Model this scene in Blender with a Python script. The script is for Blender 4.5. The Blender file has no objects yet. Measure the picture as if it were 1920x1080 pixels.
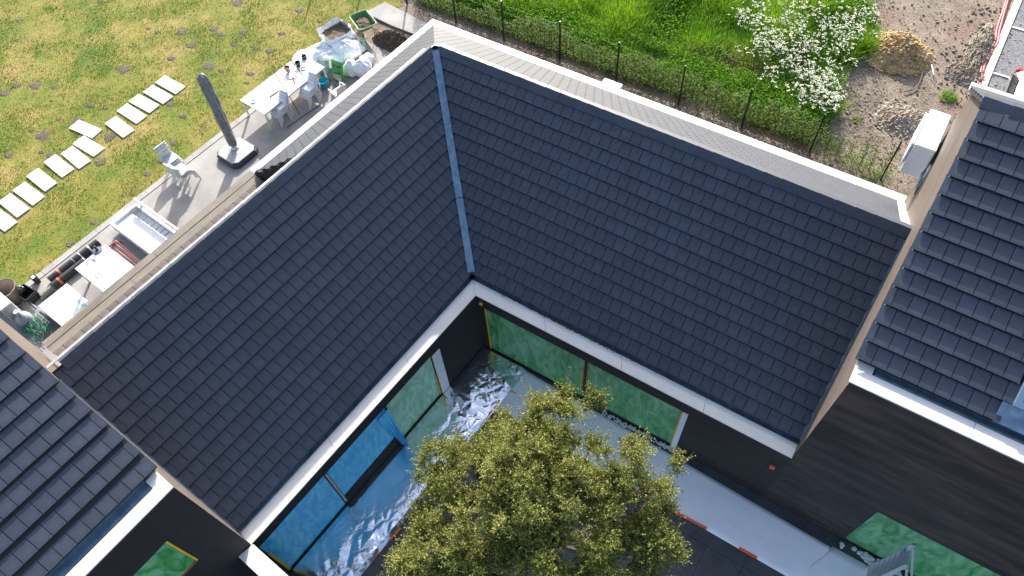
import bpy, bmesh, math, random
import numpy as np
from mathutils import Vector, Matrix, noise as mnoise

C = bpy.context.scene.collection
R_ = math.radians
PI = math.pi
random.seed(7)
rng = np.random.default_rng(7)

# ------------------------------------------------------------------ camera
H = 18.0                                    # drone height over the terrace, metres
FPX = 1367.5                                # focal length in 1920-px units
RC = np.array([[0.84438325, 0.53349957, -0.0489401],
               [0.42324117, -0.72029056, -0.54958932],
               [-0.32845676, 0.44335055, -0.83400027]])   # rows: right, down, forward
cam_d = bpy.data.cameras.new('camera')
cam = bpy.data.objects.new('camera', cam_d)
C.objects.link(cam)
cam_d.sensor_width = 36.0
cam_d.lens = FPX / 1920.0 * 36.0
cam_d.clip_start = 0.5
cam_d.clip_end = 900.0
M3 = Matrix((RC[0], -RC[1], -RC[2])).transposed()
cam.matrix_world = Matrix.Translation((0, 0, H)) @ M3.to_4x4()
bpy.context.scene.camera = cam

# ------------------------------------------------------------------ light
SUN_EL = 26.3
SUN_H = Vector((-0.527, 0.85, 0)).normalized()          # horizontal direction towards the sun
SUN_V = (SUN_H * math.cos(R_(SUN_EL)) + Vector((0, 0, math.sin(R_(SUN_EL))))).normalized()
world = bpy.data.worlds.new('World')
bpy.context.scene.world = world
world.use_nodes = True
wn = world.node_tree
wn.nodes.clear()
sky = wn.nodes.new('ShaderNodeTexSky')
sky.sky_type = 'NISHITA'
sky.sun_disc = False
sky.sun_elevation = R_(SUN_EL)
sky.sun_rotation = math.atan2(SUN_H.x, SUN_H.y)
sky.air_density = 1.0
sky.dust_density = 3.0
sky.ozone_density = 1.0
bg = wn.nodes.new('ShaderNodeBackground')
bg.inputs['Strength'].default_value = 0.15
wo = wn.nodes.new('ShaderNodeOutputWorld')
wn.links.new(sky.outputs[0], bg.inputs['Color'])
wn.links.new(bg.outputs[0], wo.inputs['Surface'])
sun_d = bpy.data.lights.new('sun', 'SUN')
sun_d.energy = 3.9
sun_d.angle = R_(0.6)
sun_d.color = (1.0, 0.98, 0.94)
sun = bpy.data.objects.new('sun', sun_d)
C.objects.link(sun)
sun.rotation_euler = SUN_V.to_track_quat('Z', 'Y').to_euler()
sun.location = (0, 0, 40)
vs = bpy.context.scene.view_settings
vs.view_transform = 'Standard'
vs.look = 'None'
vs.gamma = 1.0
vs.exposure = 1.3
vs.use_curve_mapping = False
cy = bpy.context.scene.cycles
cy.max_bounces = 7
cy.diffuse_bounces = 3
cy.glossy_bounces = 4
cy.transmission_bounces = 4
cy.transparent_max_bounces = 6
cy.use_denoising = True

# ------------------------------------------------------------------ frames
W2 = Vector((0.99676636, -0.08035439, 0))   # left wing: 'a' axis (towards the courtyard)
V2 = Vector((0.08035439, 0.99676636, 0))    # left wing: 'b' axis (away from the camera)
ML = Matrix(((W2.x, V2.x, 0, 0), (W2.y, V2.y, 0, 0), (0, 0, 1, 0), (0, 0, 0, 1)))
I4 = Matrix.Identity(4)

def L(a, b, z=0.0):
    return W2 * a + V2 * b + Vector((0, 0, z))

def at(px, py, z=0.0):
    """Place on the horizontal plane of height z surveyed at that spot of the photograph."""
    d = RC.T @ np.array([px - 960.0, py - 540.0, FPX])
    t = (z - H) / d[2]
    return Vector((d[0] * t, d[1] * t, z))

def onL(a, y, z):                            # point with left-frame a and world y
    b = (y - a * W2.y) / V2.y
    return L(a, b, z)

# ------------------------------------------------------------------ materials
MATS = {}

def nodemat(name):
    m = bpy.data.materials.new(name)
    m.use_nodes = True
    nt = m.node_tree
    p = nt.nodes['Principled BSDF']
    return m, nt, p

def pm(name, c1, c2=None, scale=4.0, rough=0.6, metal=0.0, bump=0.0, bscale=None, stretch=(1, 1, 1),
       objvar=0.0, spec=0.5, detail=6.0, coat=0.0, rvar=0.0, rot=(0, 0, 0), lo=0.35, hi=0.65, c3=None, s3=1.0, bdist=0.02):
    if name in MATS:
        return MATS[name]
    m, nt, p = nodemat(name)
    N = nt.nodes.new
    Lk = nt.links.new
    tc = N('ShaderNodeTexCoord')
    mp = N('ShaderNodeMapping')
    mp.inputs['Scale'].default_value = stretch
    mp.inputs['Rotation'].default_value = rot
    Lk(tc.outputs['Object'], mp.inputs['Vector'])
    nz = N('ShaderNodeTexNoise')
    nz.inputs['Scale'].default_value = scale
    nz.inputs['Detail'].default_value = detail
    nz.inputs['Roughness'].default_value = 0.62
    Lk(mp.outputs[0], nz.inputs['Vector'])
    cr = N('ShaderNodeValToRGB')
    cr.color_ramp.elements[0].position = lo
    cr.color_ramp.elements[1].position = hi
    cr.color_ramp.elements[0].color = (*c1, 1)
    cr.color_ramp.elements[1].color = (*(c2 or c1), 1)
    Lk(nz.outputs['Fac'], cr.inputs['Fac'])
    col = cr.outputs['Color']
    if c3:
        n3 = N('ShaderNodeTexNoise')
        n3.inputs['Scale'].default_value = s3
        n3.inputs['Detail'].default_value = 5
        Lk(mp.outputs[0], n3.inputs['Vector'])
        r3 = N('ShaderNodeMapRange')
        r3.inputs['From Min'].default_value = 0.52
        r3.inputs['From Max'].default_value = 0.66
        Lk(n3.outputs['Fac'], r3.inputs['Value'])
        mx = N('ShaderNodeMix')
        mx.data_type = 'RGBA'
        Lk(r3.outputs[0], mx.inputs['Factor'])
        Lk(col, mx.inputs['A'])
        mx.inputs['B'].default_value = (*c3, 1)
        col = mx.outputs['Result']
    if objvar > 0:
        oi = N('ShaderNodeObjectInfo')
        mr = N('ShaderNodeMapRange')
        mr.inputs['To Min'].default_value = 1 - objvar
        mr.inputs['To Max'].default_value = 1 + objvar
        Lk(oi.outputs['Random'], mr.inputs['Value'])
        hs = N('ShaderNodeHueSaturation')
        Lk(mr.outputs[0], hs.inputs['Value'])
        Lk(col, hs.inputs['Color'])
        col = hs.outputs['Color']
    Lk(col, p.inputs['Base Color'])
    p.inputs['Roughness'].default_value = rough
    p.inputs['Metallic'].default_value = metal
    p.inputs['Specular IOR Level'].default_value = spec
    p.inputs['Coat Weight'].default_value = coat
    if rvar:
        rr = N('ShaderNodeMapRange')
        rr.inputs['To Min'].default_value = max(0.02, rough - rvar)
        rr.inputs['To Max'].default_value = rough + rvar
        Lk(nz.outputs['Fac'], rr.inputs['Value'])
        Lk(rr.outputs[0], p.inputs['Roughness'])
    if bump > 0:
        nb = N('ShaderNodeTexNoise')
        nb.inputs['Scale'].default_value = bscale or scale * 4
        nb.inputs['Detail'].default_value = 8
        Lk(mp.outputs[0], nb.inputs['Vector'])
        bp = N('ShaderNodeBump')
        bp.inputs['Strength'].default_value = bump
        bp.inputs['Distance'].default_value = bdist
        Lk(nb.outputs['Fac'], bp.inputs['Height'])
        Lk(bp.outputs[0], p.inputs['Normal'])
    MATS[name] = m
    return m

def attr_mat(name, rough=0.6, trans=0.35, spec=0.3):
    """Foliage: colour of each leaf or blade from the 'tint' attribute, light passing through."""
    m, nt, p = nodemat(name)
    N = nt.nodes.new
    a = N('ShaderNodeAttribute')
    a.attribute_name = 'tint'
    nt.links.new(a.outputs['Color'], p.inputs['Base Color'])
    p.inputs['Roughness'].default_value = rough
    p.inputs['Specular IOR Level'].default_value = spec
    tr = N('ShaderNodeBsdfTranslucent')
    nt.links.new(a.outputs['Color'], tr.inputs['Color'])
    mx = N('ShaderNodeMixShader')
    mx.inputs[0].default_value = trans
    nt.links.new(p.outputs[0], mx.inputs[1])
    nt.links.new(tr.outputs[0], mx.inputs[2])
    out = [n for n in nt.nodes if n.type == 'OUTPUT_MATERIAL'][0]
    nt.links.new(mx.outputs[0], out.inputs['Surface'])
    MATS[name] = m
    return m

slate = pm('slate_tile', (0.031, 0.038, 0.056), (0.045, 0.054, 0.075), scale=9, rough=0.55, bump=0.25, bscale=90, objvar=0.13, rvar=0.08, bdist=0.004)
slate_u = pm('roof_underlay', (0.012, 0.013, 0.016), rough=0.9)
white_cop = pm('coping_white', (0.56, 0.55, 0.525), (0.62, 0.61, 0.585), scale=1.6, rough=0.55, bump=0.05, bscale=40, rvar=0.08)
zinc = pm('zinc_sheet', (0.15, 0.21, 0.27), (0.25, 0.32, 0.38), scale=6, rough=0.42, metal=0.75, bump=0.15, bscale=12, rvar=0.12)
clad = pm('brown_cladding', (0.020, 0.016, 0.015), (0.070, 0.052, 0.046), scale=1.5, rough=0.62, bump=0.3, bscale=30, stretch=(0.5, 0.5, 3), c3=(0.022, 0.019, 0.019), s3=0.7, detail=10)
black_wall = pm('black_render_wall', (0.010, 0.011, 0.013), (0.017, 0.018, 0.020), scale=3, rough=0.75, bump=0.1, bscale=60)
alu = pm('aluminium', (0.62, 0.63, 0.65), (0.72, 0.73, 0.75), scale=10, rough=0.35, metal=0.9)
white_pl = pm('white_plastic', (0.74, 0.75, 0.76), (0.80, 0.80, 0.80), scale=5, rough=0.4)
white_me = pm('white_metal', (0.72, 0.74, 0.76), (0.80, 0.81, 0.82), scale=4, rough=0.35)
black_pl = pm('black_plastic', (0.018, 0.018, 0.020), (0.03, 0.03, 0.032), scale=6, rough=0.45)
steel = pm('steel_clip', (0.7, 0.72, 0.74), rough=0.3, metal=0.9)
wood = pm('weathered_wood', (0.155, 0.135, 0.11), (0.215, 0.19, 0.155), scale=3, rough=0.8, bump=0.4, bscale=40, stretch=(4, 0.6, 1), c3=(0.13, 0.11, 0.09), s3=0.9)
concrete = pm('concrete', (0.27, 0.25, 0.23), (0.36, 0.34, 0.31), scale=1.3, rough=0.85, bump=0.15, bscale=40)
terr_m = pm('terrace_screed', (0.23, 0.215, 0.20), (0.33, 0.31, 0.285), scale=0.9, rough=0.8, bump=0.12, bscale=50, c3=(0.20, 0.19, 0.185), s3=0.6)
green_pl = pm('green_plastic', (0.035, 0.17, 0.05), (0.05, 0.21, 0.065), scale=4, rough=0.4)
soil_m = pm('brown_soil', (0.075, 0.052, 0.035), (0.15, 0.105, 0.07), scale=9, rough=0.95, bump=0.8, bscale=30)
yellow_t = pm('yellow_tape', (0.75, 0.46, 0.02), (0.8, 0.52, 0.04), scale=5, rough=0.5)
orange_t = pm('orange_tape', (0.72, 0.11, 0.025), (0.80, 0.15, 0.04), scale=5, rough=0.5)
paper_m = pm('protective_fleece', (0.76, 0.74, 0.75), (0.84, 0.82, 0.83), scale=1.5, rough=0.85, bump=0.1, bscale=14, bdist=0.03)
slate_floor = pm('dark_courtyard_floor', (0.035, 0.037, 0.042), (0.055, 0.058, 0.064), scale=1.2, rough=0.55, bump=0.2, bscale=30, c3=(0.026, 0.028, 0.033), s3=2.0)
frame_d = pm('dark_window_frame', (0.02, 0.02, 0.022), rough=0.4)
glass_m = pm('window_glass', (0.02, 0.03, 0.035), rough=0.06, spec=0.8)
foil = pm('silver_foil', (0.84, 0.86, 0.88), (0.92, 0.93, 0.95), scale=3, rough=0.20, metal=1.0, bump=0.12, bscale=9, bdist=0.03, rvar=.06)
bark = pm('tree_bark', (0.10, 0.08, 0.055), (0.19, 0.155, 0.11), scale=8, rough=0.9, bump=0.6, bscale=30)

def film_mat(name, c1, c2, bumpscale=7.0, streak=(1, 1, 0.35)):
    """Tinted protective film pulled over glass: creased glossy plastic."""
    m, nt, p = nodemat(name)
    N = nt.nodes.new
    Lk = nt.links.new
    tc = N('ShaderNodeTexCoord')
    mp = N('ShaderNodeMapping')
    mp.inputs['Scale'].default_value = streak
    Lk(tc.outputs['Object'], mp.inputs['Vector'])
    wv = N('ShaderNodeTexNoise')
    wv.inputs['Scale'].default_value = bumpscale * 0.5
    wv.inputs['Detail'].default_value = 4
    wv.inputs['Distortion'].default_value = 1.6
    Lk(mp.outputs[0], wv.inputs['Vector'])
    cr = N('ShaderNodeValToRGB')
    cr.color_ramp.elements[0].position = 0.34
    cr.color_ramp.elements[1].position = 0.66
    cr.color_ramp.elements[0].color = (*c1, 1)
    cr.color_ramp.elements[1].color = (*c2, 1)
    Lk(wv.outputs['Fac'], cr.inputs['Fac'])
    Lk(cr.outputs['Color'], p.inputs['Base Color'])
    nb = N('ShaderNodeTexNoise')
    nb.noise_type = 'RIDGED_MULTIFRACTAL'
    nb.inputs['Scale'].default_value = bumpscale
    nb.inputs['Detail'].default_value = 3
    nb.inputs['Distortion'].default_value = 0.6
    Lk(mp.outputs[0], nb.inputs['Vector'])
    bp = N('ShaderNodeBump')
    bp.inputs['Strength'].default_value = 0.30
    bp.inputs['Distance'].default_value = 0.02
    Lk(nb.outputs['Fac'], bp.inputs['Height'])
    Lk(bp.outputs[0], p.inputs['Normal'])
    p.inputs['Roughness'].default_value = 0.28
    p.inputs['Specular IOR Level'].default_value = 0.6
    MATS[name] = m
    return m

green_film = film_mat('green_film', (0.035, 0.26, 0.06), (0.22, 0.52, 0.26))
pale_green_film = film_mat('pale_green_film', (0.14, 0.46, 0.22), (0.42, 0.72, 0.50))
blue_film = film_mat('blue_film', (0.01, 0.44, 0.90), (0.12, 0.70, 0.97), 9.0)

# ------------------------------------------------------------------ mesh helpers
class MB:
    def __init__(s):
        s.v = []; s.f = []; s.m = []
    def add(s, vs_, fs, M=None, mi=0):
        o = len(s.v)
        if M is None:
            s.v.extend([tuple(q) for q in vs_])
        else:
            s.v.extend([tuple(M @ Vector(q)) for q in vs_])
        for f in fs:
            s.f.append(tuple(i + o for i in f)); s.m.append(mi)
        return s
    def box(s, c, d, M=None, mi=0, rz=0.0, taper=1.0):
        x, y, z = d[0] / 2, d[1] / 2, d[2] / 2
        vs_ = []
        for k, zz in ((0, -z), (1, z)):
            t = taper if k else 1.0
            for sx, sy in ((-1, -1), (1, -1), (1, 1), (-1, 1)):
                vs_.append(Vector((sx * x * t, sy * y * t, zz)))
        if rz:
            Rz = Matrix.Rotation(rz, 3, 'Z')
            vs_ = [Rz @ q for q in vs_]
        vs_ = [q + Vector(c) for q in vs_]
        return s.add(vs_, [(3, 2, 1, 0), (4, 5, 6, 7), (0, 1, 5, 4), (1, 2, 6, 5), (2, 3, 7, 6), (3, 0, 4, 7)], M, mi)
    def prism(s, pts, d, M=None, mi=0):
        """pts: planar outline (3D), extruded by vector d."""
        n = len(pts); d = Vector(d)
        vs_ = [Vector(p) for p in pts] + [Vector(p) + d for p in pts]
        fs = [tuple(range(n - 1, -1, -1)), tuple(range(n, 2 * n))]
        fs += [(i, (i + 1) % n, n + (i + 1) % n, n + i) for i in range(n)]
        return s.add(vs_, fs, M, mi)
    def tube(s, pts, r, n=8, M=None, mi=0, cap=True):
        pts = [Vector(p) for p in pts]
        rs = r if isinstance(r, (list, tuple)) else [r] * len(pts)
        vs_ = []; fs = []
        up = Vector((0, 0, 1))
        prev = None
        for i, p in enumerate(pts):
            t = (pts[min(i + 1, len(pts) - 1)] - pts[max(i - 1, 0)]).normalized()
            if prev is None:
                ref = up if abs(t.z) < 0.95 else Vector((1, 0, 0))
                u = t.cross(ref).normalized()
            else:
                u = (prev - t * prev.dot(t)).normalized()
            prev = u
            w = t.cross(u)
            for k in range(n):
                a = 2 * PI * k / n
                vs_.append(p + (u * math.cos(a) + w * math.sin(a)) * rs[i])
        for i in range(len(pts) - 1):
            for k in range(n):
                fs.append((i * n + k, i * n + (k + 1) % n, (i + 1) * n + (k + 1) % n, (i + 1) * n + k))
        if cap:
            fs.append(tuple(range(n - 1, -1, -1)))
            fs.append(tuple(range((len(pts) - 1) * n, len(pts) * n)))
        return s.add(vs_, fs, M, mi)
    def lathe(s, prof, n=20, M=None, mi=0):
        vs_ = []; fs = []
        for r, z in prof:
            for k in range(n):
                a = 2 * PI * k / n
                vs_.append((r * math.cos(a), r * math.sin(a), z))
        for i in range(len(prof) - 1):
            for k in range(n):
                fs.append((i * n + k, i * n + (k + 1) % n, (i + 1) * n + (k + 1) % n, (i + 1) * n + k))
        if prof[0][0] > 1e-4:
            fs.append(tuple(range(n - 1, -1, -1)))
        return s.add(vs_, fs, M, mi)
    def grid(s, nu, nv, fn, M=None, mi=0):
        vs_ = [fn(i / nu, j / nv) for j in range(nv + 1) for i in range(nu + 1)]
        fs = [(j * (nu + 1) + i, j * (nu + 1) + i + 1, (j + 1) * (nu + 1) + i + 1, (j + 1) * (nu + 1) + i) for j in range(nv) for i in range(nu)]
        return s.add(vs_, fs, M, mi)
    def mesh(s, name, mats, smooth=False):
        me = bpy.data.meshes.new(name)
        me.from_pydata(s.v, [], s.f)
        ms = mats if isinstance(mats, (list, tuple)) else [mats]
        for m in ms:
            me.materials.append(m)
        if len(ms) > 1:
            me.polygons.foreach_set('material_index', s.m)
        if smooth:
            me.polygons.foreach_set('use_smooth', [True] * len(me.polygons))
        me.update()
        return me
    def build(s, name, mats, parent=None, smooth=False, M=None, bevel=0.0):
        o = bpy.data.objects.new(name, s.mesh(name, mats, smooth))
        C.objects.link(o)
        if M is not None:
            o.matrix_world = M
        if parent is not None:
            o.parent = parent
        if bevel > 0:
            b = o.modifiers.new('bevel', 'BEVEL')
            b.width = bevel; b.segments = 2; b.limit_method = 'ANGLE'
        return o

def tag(o, label=None, cat=None, group=None, kind=None):
    if label: o['label'] = label
    if cat: o['category'] = cat
    if group: o['group'] = group
    if kind: o['kind'] = kind
    return o

def thing(name, label, cat, loc=(0, 0, 0), rz=0.0, group=None):
    o = bpy.data.objects.new(name, None)
    C.objects.link(o)
    o.location = loc
    o.rotation_euler = (0, 0, rz)
    o.empty_display_size = 0.2
    return tag(o, label, cat, group)

def copy_tree(o, parent=None):
    c = o.copy(); C.objects.link(c); c.parent = parent
    for ch in [x for x in o.children]:
        copy_tree(ch, c)
    return c

def nz3(x, y, z=0.0, s=1.0):
    return mnoise.noise(Vector((x * s, y * s, z * s)))

# ------------------------------------------------------------------ ground
grd = MB()
grd.add([(-400, -400, -0.02), (400, -400, -0.02), (400, 400, -0.02), (-400, 400, -0.02)], [(0, 1, 2, 3)])
dirt = pm('building_site_earth', (0.125, 0.095, 0.068), (0.265, 0.21, 0.155), scale=0.8, rough=0.95, bump=0.9, bscale=16, c3=(0.19, 0.125, 0.095), s3=0.5, detail=14, bdist=0.05)
tag(grd.build('ground', dirt), kind='structure')

# lawn: patchy green and straw turf
def lawn_material():
    m, nt, p = nodemat('lawn_turf')
    N = nt.nodes.new; Lk = nt.links.new
    tc = N('ShaderNodeTexCoord')
    def nzs(scale, det=8, dist=0.0):
        n = N('ShaderNodeTexNoise'); n.inputs['Scale'].default_value = scale
        n.inputs['Detail'].default_value = det; n.inputs['Distortion'].default_value = dist
        n.inputs['Roughness'].default_value = 0.68
        Lk(tc.outputs['Object'], n.inputs['Vector']); return n
    n1 = nzs(0.55, 12, 0.4)
    r1 = N('ShaderNodeValToRGB')
    e = r1.color_ramp.elements
    e[0].position = 0.36; e[0].color = (0.085, 0.145, 0.006, 1)
    e[1].position = 0.64; e[1].color = (0.33, 0.245, 0.075, 1)
    k = e.new(0.5); k.color = (0.19, 0.19, 0.022, 1)
    Lk(n1.outputs['Fac'], r1.inputs['Fac'])
    n2 = nzs(14, 5)
    r2 = N('ShaderNodeMapRange'); r2.inputs['From Min'].default_value = 0.3; r2.inputs['From Max'].default_value = 0.7
    r2.inputs['To Min'].default_value = 0.62; r2.inputs['To Max'].default_value = 1.25
    Lk(n2.outputs['Fac'], r2.inputs['Value'])
    hs = N('ShaderNodeHueSaturation')
    Lk(r1.outputs['Color'], hs.inputs['Color']); Lk(r2.outputs[0], hs.inputs['Value'])
    Lk(hs.outputs['Color'], p.inputs['Base Color'])
    p.inputs['Roughness'].default_value = 0.95
    b = N('ShaderNodeBump'); b.inputs['Strength'].default_value = 0.8; b.inputs['Distance'].default_value = 0.04
    n3 = nzs(22, 8)
    Lk(n3.outputs['Fac'], b.inputs['Height']); Lk(b.outputs[0], p.inputs['Normal'])
    return m
lw = MB()
lw.add([L(-60, -30, -0.008), L(-20.3, -30, -0.008), L(-20.3, 16.2, -0.008), L(-19.6, 17.3, -0.008), L(-24, 20.2, -0.008), L(-60, 21.5, -0.008)], [(0, 1, 2, 3, 4, 5)])
tag(lw.build('lawn', lawn_material()), kind='structure')

# terrace slab with the narrow edging strip and its groove
tr = MB()
tr.prism([L(-20.02, -9, -0.1), L(-15.0, -9, -0.1), L(-15.0, 14.9, -0.1), L(-20.02, 14.9, -0.1)], (0, 0, 0.1))
tag(tr.build('terrace', terr_m), kind='structure')
tr = MB()
for k in range(12):
    b0 = -9 + k * 2.0
    tr.prism([L(-20.29, b0 + 0.006, -0.1), L(-20.06, b0 + 0.006, -0.1), L(-20.06, b0 + 1.994, -0.1), L(-20.29, b0 + 1.994, -0.1)], (0, 0, 0.1))
tag(tr.build('terrace_kerb', concrete), kind='structure')
# courtyard floor of dark slabs
cf = MB()
sl = 0.9
a0 = -7.3
for i in range(14):
    for j in range(13):
        x0 = a0 + i * sl; y0 = 7.52 - (j + 1) * sl
        pts = [(x0 + 0.004, y0 + 0.004), (x0 + sl - 0.004, y0 + 0.004), (x0 + sl - 0.004, y0 + sl - 0.004), (x0 + 0.004, y0 + sl - 0.004)]
        cf.prism([(px_, py_, -0.05) for px_, py_ in pts], (0, 0, 0.05 + 0.002 * random.random()))
o = cf.build('floor_slabs', slate_floor); tag(o, kind='stuff')
cfb = MB(); cfb.add([(-7.6, -5, -0.012), (6.5, -5, -0.012), (6.5, 7.6, -0.012), (-7.6, 7.6, -0.012)], [(0, 1, 2, 3)])
cfo = tag(cfb.build('courtyard_floor', slate_u), kind='structure')
o.parent = cfo

# bare soil patches in the lawn
def soil_patch(x, y, r, seed):
    random.seed(seed)
    n = 14
    b = MB()
    ring0 = []; vs_ = [(0, 0, 0.016 * min(1, r / 0.2))]
    for k in range(n):
        a = 2 * PI * k / n; rr = r * (1.0 + .45 * mnoise.noise(Vector((math.cos(a) * 1.3, math.sin(a) * 1.3, seed))) + random.uniform(-.10, .10))
        vs_.append((rr * math.cos(a) * 1.15, rr * math.sin(a) * 0.9, -0.006))
    for k in range(n):
        a = 2 * PI * (k + 0.5) / n; rr = r * random.uniform(0.4, 0.65)
        ring0.append((rr * math.cos(a), rr * math.sin(a), 0.004 + random.uniform(0, 0.012)))
    vs_ += ring0
    fs = []
    for k in range(n):
        k2 = (k + 1) % n
        fs.append((1 + k, 1 + k2, 1 + n + k)); fs.append((1 + k2, 1 + n + k2, 1 + n + k)); fs.append((0, 1 + n + k, 1 + n + k2))
    b.add(vs_, fs)
    o = b.build('soil_patch', dark_soil, smooth=False)
    o.location = (x, y, 0)
    tag(o, kind='structure')
dark_soil = pm('dark_lawn_soil', (0.075, 0.06, 0.038), (0.14, 0.115, 0.075), scale=12, rough=0.95, bump=0.8, bscale=40)
for i, (px_, py_, r) in enumerate([(233, 130, 20), (66, 160, 20), (100, 163, 10), (5, 174, 16), (340, 60, 18), (400, 54, 14), (413, 64, 12), (359, 84, 18),
        (321, 109, 13), (391, 123, 20), (415, 132, 10), (445, 5, 18), (190, 2, 10), (96, 189, 5), (170, 198, 12), (198, 202, 9), (110, 222, 10),
        (146, 226, 16), (58, 245, 8), (80, 254, 20), (205, 257, 18), (95, 291, 14), (16, 291, 12), (188, 304, 17), (303, 300, 14), (275, 326, 10),
        (318, 195, 12), (278, 53, 9), (30, 160, 15), (463, 155, 8), (342, 218, 10), (325, 268, 12), (440, 84, 12), (176, 417, 9), (130, 458, 10),
        (77, 285, 8), (212, 70, 7), (295, 60, 9), (137, 100, 5), (480, 90, 12), (528, 62, 12), (505, 95, 14), (455, 60, 16), (470, 138, 12), (560, 20, 14), (600, 40, 9), (35, 38, 10), (30, 75, 8)]):
    P = at(px_, py_, 0)
    soil_patch(P.x, P.y, r / 68.0 * 0.85, 100 + i)
random.seed(11)

# ------------------------------------------------------------------ blades (grass, leaves)
def quads_mesh(name, P, A, B, tint, mat, tri=False):
    """n leaves: each a kite  P - base, A - long axis, B - half width vector."""
    n = len(P)
    if tri:
        v = np.empty((n, 3, 3)); v[:, 0] = P - B; v[:, 1] = P + B; v[:, 2] = P + A
        k = 3
    else:
        v = np.empty((n, 4, 3)); v[:, 0] = P; v[:, 1] = P + A * 0.45 + B; v[:, 2] = P + A; v[:, 3] = P + A * 0.45 - B
        k = 4
    me = bpy.data.meshes.new(name)
    me.vertices.add(n * k); me.vertices.foreach_set('co', v.reshape(-1))
    me.loops.add(n * k); me.loops.foreach_set('vertex_index', np.arange(n * k, dtype=np.int32))
    me.polygons.add(n)
    me.polygons.foreach_set('loop_start', np.arange(0, n * k, k, dtype=np.int32))
    me.update(calc_edges=True)
    ca = me.color_attributes.new('tint', 'FLOAT_COLOR', 'CORNER')
    col = np.ones((n, k, 4)); col[:, :, :3] = tint[:, None, :]
    ca.data.foreach_set('color', col.reshape(-1))
    me.materials.append(mat)
    o = bpy.data.objects.new(name, me); C.objects.link(o)
    return o

grass_mat = attr_mat('grass_blades', 0.6, 0.35)
leaf_mat = attr_mat('tree_leaves', 0.55, 0.25, 0.22)
weed_mat = attr_mat('weed_leaves', 0.6, 0.45, 0.1)

def noise2(x, y, s, z=0.0):
    return np.array([mnoise.noise(Vector((a * s, b * s, z))) for a, b in zip(x, y)])

def lerp(c1, c2, t):
    return np.array(c1)[None] * (1 - t[:, None]) + np.array(c2)[None] * t[:, None]

def cast_pts(n, poly):
    """random points inside a world polygon"""
    poly = np.array(poly); mn = poly.min(0); mx = poly.max(0)
    out = []
    while sum(len(o) for o in out) < n:
        p = rng.uniform(mn, mx, (n, 2)); ins = np.zeros(n, bool)
        j = len(poly) - 1
        for i in range(len(poly)):
            xi, yi = poly[i]; xj, yj = poly[j]
            c = ((yi > p[:, 1]) != (yj > p[:, 1])) & (p[:, 0] < (xj - xi) * (p[:, 1] - yi) / (yj - yi + 1e-12) + xi)
            ins ^= c; j = i
        out.append(p[ins])
    return np.concatenate(out)[:n]

def blades(name, pts, hmin, hmax, wid, lean, cfun, up=1.0, rows=None):
    n = len(pts)
    h = rng.uniform(hmin, hmax, n)
    if rows is not None: h = h * rows
    ang = rng.uniform(0, 2 * PI, n); le = rng.uniform(0.1, lean, n)
    A = np.stack([np.cos(ang) * le * h, np.sin(ang) * le * h, h * up], 1)
    a2 = ang + rng.uniform(0.8, 2.2, n)
    wd = wid * rng.uniform(0.6, 1.4, n)
    B = np.stack([np.cos(a2) * wd, np.sin(a2) * wd, np.zeros(n)], 1)
    P = np.concatenate([pts, np.full((n, 1), -0.012)], 1)
    return quads_mesh(name, P, A, B, cfun(pts, h), grass_mat, tri=True)

# short lawn grass
lawn_poly = [tuple(L(-20.32, -1)[:2]), tuple(L(-20.32, 16.0)[:2]), tuple(L(-20.2, 18.0)[:2]), (-26, 20.5), (-36, 20.5), (-37, 9), (-29, 3), (-24, -1)]
lp = cast_pts(150000, lawn_poly)
gn = noise2(lp[:, 0], lp[:, 1], 0.7) + 0.6 * noise2(lp[:, 0], lp[:, 1], 2.1, 3.0)
keep = rng.uniform(0, 1, len(lp)) < np.clip(0.55 - gn * 0.9, 0.12, 1)
lp = lp[keep]; gn = gn[keep]
def lawn_c(p, h):
    t = np.clip(0.45 + gn * 1.1 + rng.normal(0, 0.22, len(p)), 0, 1)
    c = lerp((0.11, 0.22, 0.006), (0.38, 0.29, 0.08), t)
    return c * rng.uniform(0.7, 1.2, (len(p), 1))
tag(blades('lawn_grass', lp, 0.025, 0.075, 0.012, 1.6, lawn_c), kind='stuff')

# ------------------------------------------------------------------ low L-shaped house
YE, YR, YO = 7.97, 11.74, 15.50             # right wing: eave, ridge, outer eave
AE, AR, AO = -7.76, -11.38, -14.95          # left wing in its own frame
ZE, ZR = 2.74, 5.84
XG = 1.48                                   # gable plane of the tall right house
BG = -0.60                                  # gable plane of the tall left house
PITCH = math.atan2(ZR - ZE, YR - YE)
GAUGE, TW, TT = 0.344, 0.262, 0.042

Ei = onL(AE, YE, ZE); Rc = onL(AR, YR, ZR); Oc = onL(AO, YO, ZE)
wing_r = thing('house_wing', 'low right wing of the slate roofed house between zinc valley and brown gable wall', 'house', (0, 7.53, 0))
wing_l = thing('house_wing', 'low left wing of the slate roofed house beside the paved terrace', 'house', L(-7.32, 0, 0))
tall_r = thing('tall_house', 'tall right house with brown walls, slate roof and a roof window at the picture edge', 'house', (XG, 7.53, 0))
tall_l = thing('tall_house', 'tall left house with black courtyard wall and slate roof at lower left', 'house', L(-7.32, BG, 0))

def rel(o, parent):
    """parent while keeping world position"""
    bpy.context.view_layer.update()
    o.parent = parent
    o.matrix_parent_inverse = parent.matrix_world.inverted()
    return o
bpy.context.view_layer.update()

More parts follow.
